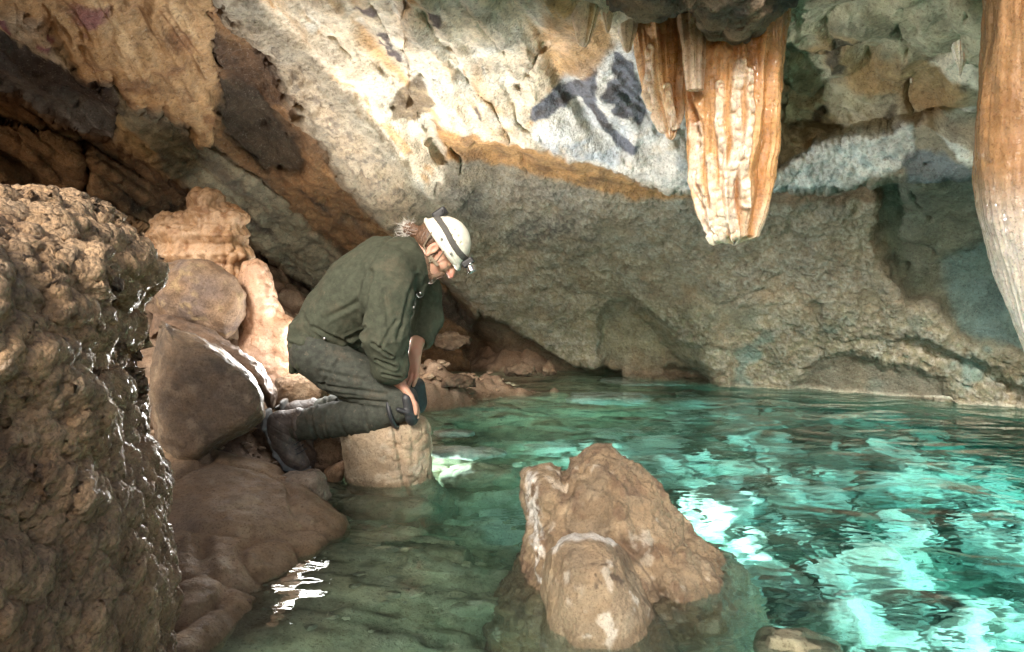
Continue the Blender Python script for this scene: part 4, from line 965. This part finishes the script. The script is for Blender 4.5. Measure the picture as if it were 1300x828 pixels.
    # hollow neck and cuffs
    g.cap(Q(535, 333), Q(565, 331), .052, .06, .008, sub=True)
    g.cap(wr+np.array([-.001, 0, .008]), wr+np.array([.012, .0, -.08]), .034, .04, .004, sub=True)
    d2 = wr2-el2; d2 /= np.linalg.norm(d2); g.cap(wr2-d2*.02, wr2+d2*.09, .042, .05, .004, sub=True)
    V, F = g.mesh(2); F = outward(V, F)
    def folds(V, F, amp, cre):
        V0 = V
        d = amp*.5*fbm(V*5, 3, 411)
        d += amp*.8*(ridged(V*np.array([7, 7, 7])+fbm(V*4, 2, 412)[:, None]*.7, 2, 413)-.45)+amp*.30*(ridged(V*np.array([19, 19, 19])+fbm(V*9, 2, 414)[:, None]*.6, 2, 415)-.45)
        for a, b_, w, h in cre:
            a, b_ = np.array(a), np.array(b_); e = b_-a; q = V[:, [0, 2]]-a[[0, 2]]; e2 = e[[0, 2]]
            t = np.clip(q@e2/(e2@e2), 0, 1); dist = np.linalg.norm(q-t[:, None]*e2, axis=1)*(1+.3*fbm(V*14, 2, 5))
            w = w*.75; h = h*.72; d += -h*np.exp(-(dist/w)**2)+h*.6*np.exp(-((dist-w*1.9)/w)**2)
        return displace(V, F, d)
    cj = [(Q(478, 425), Q(440, 440), .010, .012), (Q(484, 408), Q(452, 425), .008, .009), (Q(470, 380), Q(430, 400), .012, .006), (Q(500, 300), Q(478, 350), .010, .006), (Q(487, 345), Q(474, 420), .012, .013), (Q(535, 350), Q(521, 420), .008, .007),
          (Q(512, 440), Q(494, 425), .007, .010), (Q(516, 455), Q(496, 444), .007, .009), (Q(518, 400), Q(502, 430), .007, .008), (Q(520, 468), Q(502, 462), .006, .008), (Q(398, 395), Q(428, 432), .010, .005), (Q(415, 410), Q(465, 440), .009, .008), (Q(505, 365), Q(512, 420), .009, .006), (Q(380, 430), Q(440, 442), .008, .007)]
    V = folds(V, F, .0075, cj)
    part('jacket', V, F, jm, pr)
    # -------- trousers
    g = Grid(Q(330, 590, -.36), Q(590, 400, .36), .0045)
    g.ell(Q(404, 440), (.092, .165, .092), k=.03)
    for q in (1, -1):
        dl = .095*q
        g.chain([(Q(412, 447, dl), .094), (Q(452, 472, dl*1.05), .084), (Q(508, 500, dl*1.15), .064)], .035)
        g.chain([(Q(514, 508, dl*1.15), .060), (Q(470, 520, dl), .068), (Q(430, 526, dl), .064), (Q(388, 533, dl), .056)], .010)
        g.cap(Q(384, 533, dl), Q(350, 534, dl), .046, .05, .004, sub=True)
    V, F = g.mesh(2); F = outward(V, F)
    ct = [(Q(480, 474), Q(425, 462), .009, .007), (Q(500, 490), Q(420, 478), .009, .008), (Q(502, 500), Q(430, 495), .008, .007), (Q(445, 450), Q(425, 480), .010, .007), (Q(440, 510), Q(452, 545), .008, .008), (Q(408, 512), Q(416, 552), .008, .009), (Q(470, 506), Q(480, 535), .008, .006), (Q(380, 455), Q(420, 490), .010, .006), (Q(424, 512), Q(430, 550), .006, .006)]
    V = folds(V, F, .0075, ct)
    part('trousers', V, F, tm, pr)
    # -------- knee pads
    for q, mt in ((-1, black), (1, teal)):
        dl = .095*q*1.15; g = Grid(Q(485, 550, dl-.12), Q(550, 480, dl+.12), .0035)
        g.chain([(Q(523, 497, dl), .036), (Q(526, 518, dl), .036)], .02, 1.7); g.cap(Q(527, 500, dl), Q(529, 526, dl), .020, .018, .01, 2.2)
        g.cap(Q(513, 497, dl), Q(518, 516, dl), .045, .046, .008, 1.2, sub=True)
        torus(g, Q(505, 513, dl), (1, 0, .25), .066, .009, .004)
        g.cap(Q(515, 508, dl-.066), Q(526, 513, dl-.056), .009, .009, .004)
        V, F = g.mesh(1); part('knee_pad', V, outward(V, F), mt, pr)
    # -------- boots
    Q0 = Q
    for q in (-1, 1):
        dl = .095*q; Q = lambda x, y, d=0.: Q0(x+5, y-1, d)
        g = Grid(Q(325, 610, dl-.09), Q(405, 500, dl+.09), .0035)
        g.chain([(Q(384, 532, dl), .058), (Q(366, 534, dl), .052), (Q(359, 538, dl), .046)], .02)
        g.chain([(Q(357, 534, dl), .042), (Q(366, 556, dl), .044), (Q(376, 572, dl), .038), (Q(387, 581, dl), .031)], .03, 1.1)
        torus(g, Q(384, 532, dl), (1, 0, .05), .053, .009, .004)
        g.cap(Q(386, 532, dl), Q(400, 532, dl), .05, .05, .004, sub=True)
        V, F = g.mesh(1); F = outward(V, F)
        V = displace(V, F, .003*fbm(V*22, 3, 431)-.0025*sstep(.003, 0, np.abs(np.sin((V[:, 2]+V[:, 0]*.6)*95))*.01)*.6)
        bo = part('boot', V, F, leather, pr)
        g = Grid(Q(325, 620, dl-.09), Q(412, 500, dl+.09), .0032)
        g.chain([(Q(345, 517, dl), .011), (Q(347, 534, dl), .014), (Q(353, 550, dl), .011), (Q(360, 567, dl), .013), (Q(372, 583, dl), .013), (Q(386, 591, dl), .012), (Q(395, 588, dl), .009)], .012, 3.9)
        for t in np.linspace(0, 1, 9):
            a = np.array([345+t*34-6, 520+t*66+3]); a = Q(a[0]+(-2 if .35 < t < .8 else -1), a[1], dl); g.cap(a-np.array([0, .035, 0]), a+np.array([0, .035, 0]), .0055, k=.003)
        V, F = g.mesh(1); part('sole', V, outward(V, F), solem, bo)
        g = Grid(Q(350, 600, dl-.09), Q(405, 520, dl+.09), .0028)
        for t in np.linspace(0, 1, 5):
            c0 = Q(374+t*12, 548+t*20, dl); g.chain([(c0+np.array([-.030, -.040, -.004]), .0026), (c0+np.array([.008, -.030, .010]), .0026), (c0+np.array([.022, 0, .018]), .0026)], .001)
        V, F = g.mesh(0); part('lace', V, outward(V, F), black, bo)
    Q = Q0
    # -------- helmet
    hf = np.array([.56, 0, -.83]); hu = np.array([.83, 0, .56]); HM = np.stack([hf, s, hu]); HC = Q(560.5, 310.5)
    HH = lambda a, b, c: HC+a*hf+b*s+c*hu
    g = Grid(HC-.2, HC+.2, .0026)
    g.ell(HH(0, 0, .0), (.120, .102, .128), HM); g.ell(HH(0, 0, .0), (.126, .108, .06), HM, .006)
    def rimf(X):
        q = (X-HC)@HM.T; return np.maximum(np.sqrt((q[..., 0]/.131)**2+(q[..., 1]/.113)**2)*.12-.12, np.abs(q[..., 2]-.008-.0)-.006)
    g.add(rimf, HC-.15, HC+.15, .004)
    g.cap(HH(.115, -.04, -.004), HH(.115, .04, -.004), .014, k=.015); 
    g.ell(HH(0, 0, -.004), (.110, .092, .116), HM, .003, sub=True)
    def cut(X):
        q = (X-HC)@HM.T; return q[..., 2]+.004-.10*np.clip(q[..., 0], -.2, .0)*0
    g.add(cut, HC-.2, HC+.2, .003, sub=True)
    for (a, cz) in ((.045, .078), (.018, .086), (-.010, .088), (.030, .060), (.002, .066), (-.030, .076)):
        for sd in (1, -1):
            yy = .102*math.sqrt(max(0, 1-(a/.12)**2-(cz/.128)**2)); g.ell(HH(a, sd*yy, cz), (.0065, .012, .0045), HM, .002, sub=True)
    V, F = g.mesh(1); hel = part('helmet', hsc(V), outward(V, F), shellm, pr)
    # elastic band of the lamp, lying between rim and crown
    g = Grid(HC-.2, HC+.2, .0026)
    def bandf(X):
        q = (X-HC)@HM.T; w = .052-.004*np.sin(q[..., 0]*30); rr = np.sqrt((q[..., 0]/.1135)**2+(q[..., 1]/.0965)**2+((q[..., 2])/.128)**2)
        return np.maximum(np.abs(rr-1.055)*.1-.0035, np.abs(q[..., 2]-w)-.0125)
    g.add(bandf, HC-.15, HC+.15, .002)
    V, F = g.mesh(1); V = displace(V, outward(V, F), .0015*fbm(V*60, 2, 441)); part('lamp_strap', hsc(V), outward(V, F), simple_mat('grey_elastic', (.085, .08, .075), .8, bump=.0006, scale=500), hel)
    g = Grid(HC-.22, HC+.22, .003); g.box(HH(-.110, 0, .070), (.018, .034, .032), HM, .008); g.cap(HH(-.116, .02, .094), HH(-.100, .05, .086), .005, .005, .003)
    V, F = g.mesh(1); part('battery_pack', hsc(V), outward(V, F), black, hel)
    g = Grid(HC-.22, HC+.22, .0024); g.box(HH(.124, 0, .052), (.014, .036, .026), HM, .005)
    V, F = g.mesh(1); hl = part('headlamp', hsc(V), outward(V, F), black, hel)
    g = Grid(HC-.22, HC+.22, .0024)
    for q in (-.016, .016): g.cap(HH(.132, q, .052), HH(.160, q, .046), .015, .019, .002); g.cap(HH(.154, q, .047), HH(.170, q, .045), .0145, .0145, .001, sub=True)
    g.cap(HH(.135, .036, .06), HH(.135, .046, .06), .006, k=.002)
    V, F = g.mesh(0); part('reflector', hsc(V), outward(V, F), metal, hl)
    g = Grid(HC-.22, HC+.22, .0022)
    for q in (1, -1):
        pts = [HH(.035, q*.106, .004), H(.040, q*.078, -.030), H(.022, q*.070, -.060), H(.030, q*.05, -.100), H(.042, 0, -.122)]
        g.chain([(a, .0032) for a in pts], .001, 1.0)
        pts = [HH(-.055, q*.100, .004), H(-.042, q*.076, -.035), H(.022, q*.072, -.055)]; g.chain([(a, .0036) for a in pts], .001)
        g.box(H(.030, q*.075, -.042), (.030, .0018, .007), M, .0015, .001)
    V, F = g.mesh(0); part('chin_strap', hsc(V), outward(V, F), webm, hel)
    for (a, c_) in ((-.01, .022), (.06, .020)):
      g = Grid(HC-.22, HC+.22, .002); g.ell(HH(a, .1235*math.sqrt(1-(a/.13)**2)*.108/.123, c_), (.006, .004, .006), HM, .001)
      V, F = g.mesh(0); part('rivet', hsc(V), outward(V, F), simple_mat('grey_rivet', (.15, .15, .14), .5), hel)
    # -------- hair, ponytail, beard
    def strandy(V, F, ax, amp, sc, seed):
        q = V@np.stack(ax).T*np.array([sc*.12, sc, sc]); return displace(V, F, amp*(ridged(q, 3, seed)-.4))
    g = Grid(O-.2, O+.16, .003)
    g.ell(H(-.020, 0, .030), (.104, .084, .088), M); g.ell(H(-.045, 0, -.012), (.070, .070, .055), M, .02)
    g.cap(H(.018, .072, -.005), H(.014, .070, -.040), .010, .007, .008); g.cap(H(.018, -.072, -.005), H(.014, -.070, -.040), .010, .007, .008)
    g.box(H(.098, 0, -.01), (.085, .2, .2), M, .01, .004, sub=True)
    for q in (1, -1): g.ell(H(-.008, q*.085, -.012), (.025, .02, .034), M, .004, sub=True)
    V, F = g.mesh(1); F = outward(V, F); V = strandy(V, F, (f*.5-u*.8, s, u*.6+f*.8), .005, 160, 451); hr = part('hair', hsc(V), F, hairm, pr)
    g = Grid(Q(490, 325, -.09), Q(560, 262, .09), .0028)
    g.chain([(Q(543, 300), .030), (Q(534, 298), .022), (Q(526, 294), .022), (Q(520, 291), .021), (Q(517, 292), .014)], .012)
    V, F = g.mesh(1); F = outward(V, F); V = strandy(V, F, ((1, 0, .2), (0, 1, 0), (-.2, 0, 1)), .007, 190, 452); pt = part('ponytail', V, F, hairm, hr)
    # loose frizz at its end, backlight painted in as a near-white colour
    vs_, fs_ = [], []
    rg = np.random.default_rng(4)
    for k in range(260):
        a = Q(518, 291)+rg.normal(0, 1, 3)*np.array([.010, .012, .014]); dr = np.array([-1., 0, .15])+rg.normal(0, .75, 3); dr /= np.linalg.norm(dr); L = .014+.018*rg.random()
        sd = np.cross(dr, rg.normal(0, 1, 3)); sd /= np.linalg.norm(sd); up = np.cross(dr, sd); bend = rg.normal(0, .006, 3); i0 = len(vs_)
        for t in (0, .35, .7, 1.):
            p0 = a+dr*L*t+bend*t*t*2; w_ = .0006*(1.15-t)
            vs_ += [p0+sd*w_, p0+up*w_, p0-sd*w_, p0-up*w_]
        for r_ in range(3):
            for j in range(4): fs_.append((i0+r_*4+j, i0+r_*4+(j+1) % 4, i0+r_*4+4+(j+1) % 4, i0+r_*4+4+j))
    part('frizz', np.array(vs_), np.array(fs_), simple_mat('fine_hair', (.85, .80, .74), .5, spec=.7), pt)
    g = Grid(O-.2, O+.16, .003)
    g.cap(H(.004, .052, -.070), H(.045, .036, -.100), .026, .024, .02); g.cap(H(.004, -.052, -.070), H(.045, -.036, -.100), .026, .024, .02)
    g.ell(H(.060, 0, -.105), (.036, .036, .030), M, .02); g.cap(H(.094, -.020, -.052), H(.094, .020, -.052), .0075, k=.008)
    g.cap(H(.090, .024, -.055), H(.075, .028, -.09), .011, .014, .012); g.cap(H(.090, -.024, -.055), H(.075, -.028, -.09), .011, .014, .012)
    V, F = g.mesh(1); F = outward(V, F); V = strandy(V, F, (f*.6-u*.8, s, u*.6+f*.8), .005, 260, 453)
    part('beard', hsc(V), F, simple_mat('brown_beard', (.13, .075, .045), .7, bump=.0012, scale=600, var=.5), hr)
    # -------- spectacles
    g = Grid(O-.02, O+.16, .0018)
    for q in (1, -1):
        torus(g, H(.104, q*.031, -.004), f, .019, .0017, .001)
        g.chain([(H(.103, q*.050, .002), .0018), (H(.05, q*.078, .002), .0018), (H(.0, q*.086, .004), .0018)], .001)
    g.cap(H(.110, -.011, .0), H(.110, .011, .0), .0017, k=.001)
    V, F = g.mesh(0); part('glasses', hsc(V), outward(V, F), glass, pr)
    # -------- small things on the jacket
    g = Grid(Q(395, 450, -.33), Q(550, 270, -.08), .0022)
    def on(px, py, R=.004):
        pass
    g2 = Grid(Q(390, 450, -.34), Q(440, 410, -.05), .0022)
    g2.box(Q(413, 428, -.148), (.040, .004, .016), np.stack([np.array([.93, .1, -.35]), np.array([-.1, .99, 0]), np.array([.35, 0, .93])]), .003)
    V, F = g2.mesh(0); part('pocket_flap', V, outward(V, F), jm, [o for o in pr.children if o.name.startswith('jacket')][0])
    jk = [o for o in pr.children if o.name.startswith('jacket')][0]
    co_ = np.empty(len(jk.data.vertices)*3, np.float32); jk.data.vertices.foreach_get('co', co_); JV = co_.reshape(-1, 3)+world_loc(jk)
    jx, jy = proj(JV)
    for bx, by in ((412, 432), (535, 374), (527, 392)):
        near = np.where(np.hypot(jx-bx, jy-by) < 3)[0]
        if len(near): p0 = JV[near[np.argmin(JV[near, 1])]]; g2 = Grid(p0-.02, p0+.02, .0015); g2.ell(p0, (.006, .004, .006), k=.001); V, F = g2.mesh(0); part('snap_button', V, outward(V, F), metal, jk)
    return pr
WATER_RINGS = [(float(P(1095, 700, Yz(700))[0]), float(P(1095, 700, Yz(700))[1]), .34, .0006, 170.), (float(P(1290, 620, Yz(620))[0]), float(P(1290, 620, Yz(620))[1]), .40, .0006, 150.)]
import os
mats(); build_wall(); log('wall')
build_floor(); log('floor'); build_water()
build_boulders(); build_stalactites(); build_stalagmites(); build_submerged(); log('rocks')
if 'build_person' in globals(): build_person(); log('person')
# ---------------------------------------------------------------- camera, light
cd = bpy.data.cameras.new('camera'); cd.lens = 24; cd.sensor_width = 36; cd.sensor_fit = 'HORIZONTAL'; cd.clip_end = 200; cd.clip_start = .02
co = bpy.data.objects.new('camera', cd); COL.objects.link(co); co.location = CAM; co.rotation_euler = (math.pi/2-PITCH, 0, 0); scene.camera = co
SUN_EL, SUN_AZ = 30., 190.          # elevation, compass bearing the light comes from (0 = +Y)
w = bpy.data.worlds.new('World'); scene.world = w; w.use_nodes = True
nt = w.node_tree; nt.nodes.clear(); ow = nt.nodes.new('ShaderNodeOutputWorld'); bg = nt.nodes.new('ShaderNodeBackground'); sky = nt.nodes.new('ShaderNodeTexSky')
sky.sky_type = 'NISHITA'; sky.sun_disc = False; sky.sun_elevation = math.radians(SUN_EL); sky.sun_rotation = math.radians(SUN_AZ); sky.dust_density = 3; sky.ozone_density = .6
bg.inputs[1].default_value = .15
nt.links.new(sky.outputs[0], bg.inputs[0]); nt.links.new(bg.outputs[0], ow.inputs[0])
def sun_dir():
    e, a = math.radians(SUN_EL), math.radians(SUN_AZ); return Vector((math.sin(a)*math.cos(e), math.cos(a)*math.cos(e), math.sin(e)))
from mathutils import Vector
sl = bpy.data.lights.new('sun', 'SUN'); sl.energy = 4.0; sl.angle = math.radians(12); sl.color = (1, .94, .85)
so = bpy.data.objects.new('sun', sl); COL.objects.link(so); so.location = (0, -4, 6); so.rotation_euler = sun_dir().to_track_quat('Z', 'Y').to_euler()
def lamp(name, loc, e, col, r=.05, typ='POINT', aim=None, spot=60, blend=.5):
    l = bpy.data.lights.new(name, typ); l.energy = e; l.color = col; l.shadow_soft_size = r
    if typ == 'SPOT': l.spot_size = math.radians(spot); l.spot_blend = blend
    o = bpy.data.objects.new(name, l); COL.objects.link(o); o.location = tuple(map(float, loc))
    if aim is not None: o.rotation_euler = (Vector(tuple(map(float, loc)))-Vector(tuple(map(float, aim)))).to_track_quat('Z', 'Y').to_euler()
    return o
FL = P(452, 398, 2.98)
lamp('flash_lamp', P(468, 460, 2.98), 118, (1, .98, .95), .07, 'SPOT', P(720, 60, 2.5), 165, 1.0)
lamp('flash_lamp', P(378, 438, 2.92), 36, (1, .98, .95), .22)
lamp('flash_lamp', P(372, 445, 2.88), 150, (1, .98, .95), .05, 'SPOT', P(190, 400, 1.5), 62, .5)
lamp('pool_fill_lamp', (2.5, 1.95, -.15), 80, (.95, 1, 1), .05, 'SPOT', (1.8, 2.7, -1.), 150, .6)  # this and the next submerged lamps are added to brighten the pool
lamp('pool_fill_lamp', (1.6, 1.15, -.12), 85, (.95, 1, 1), .05, 'SPOT', (1.2, 2.1, -1.), 150, .6)
lamp('pool_fill_lamp', (.36, 2.32, -.20), 80, (.95, 1, 1), .04, 'SPOT', (1.0, 3.0, -.7), 150, .6)
lamp('pool_fill_lamp', (-.43, 2.96, -.20), 80, (.95, 1, 1), .04, 'SPOT', (.8, 3.4, -.5), 130, .6)
lamp('pool_fill_lamp', (-.05, .95, -.08), 9, (1, .97, .9), .04, 'SPOT', (.0, 2.0, -.6), 150, .6)
vs = scene.view_settings; scene.display_settings.display_device = 'sRGB'; vs.view_transform = 'Standard'; vs.look = 'None'; vs.gamma = 1; vs.use_curve_mapping = False; vs.exposure = 0.4
cy = scene.cycles; cy.max_bounces = 10; cy.transmission_bounces = 8; cy.diffuse_bounces = 3; cy.glossy_bounces = 4; cy.volume_bounces = 0; cy.use_denoising = True; cy.caustics_refractive = True; cy.caustics_reflective = False; cy.sample_clamp_indirect = 6; cy.blur_glossy = .5
log('done')
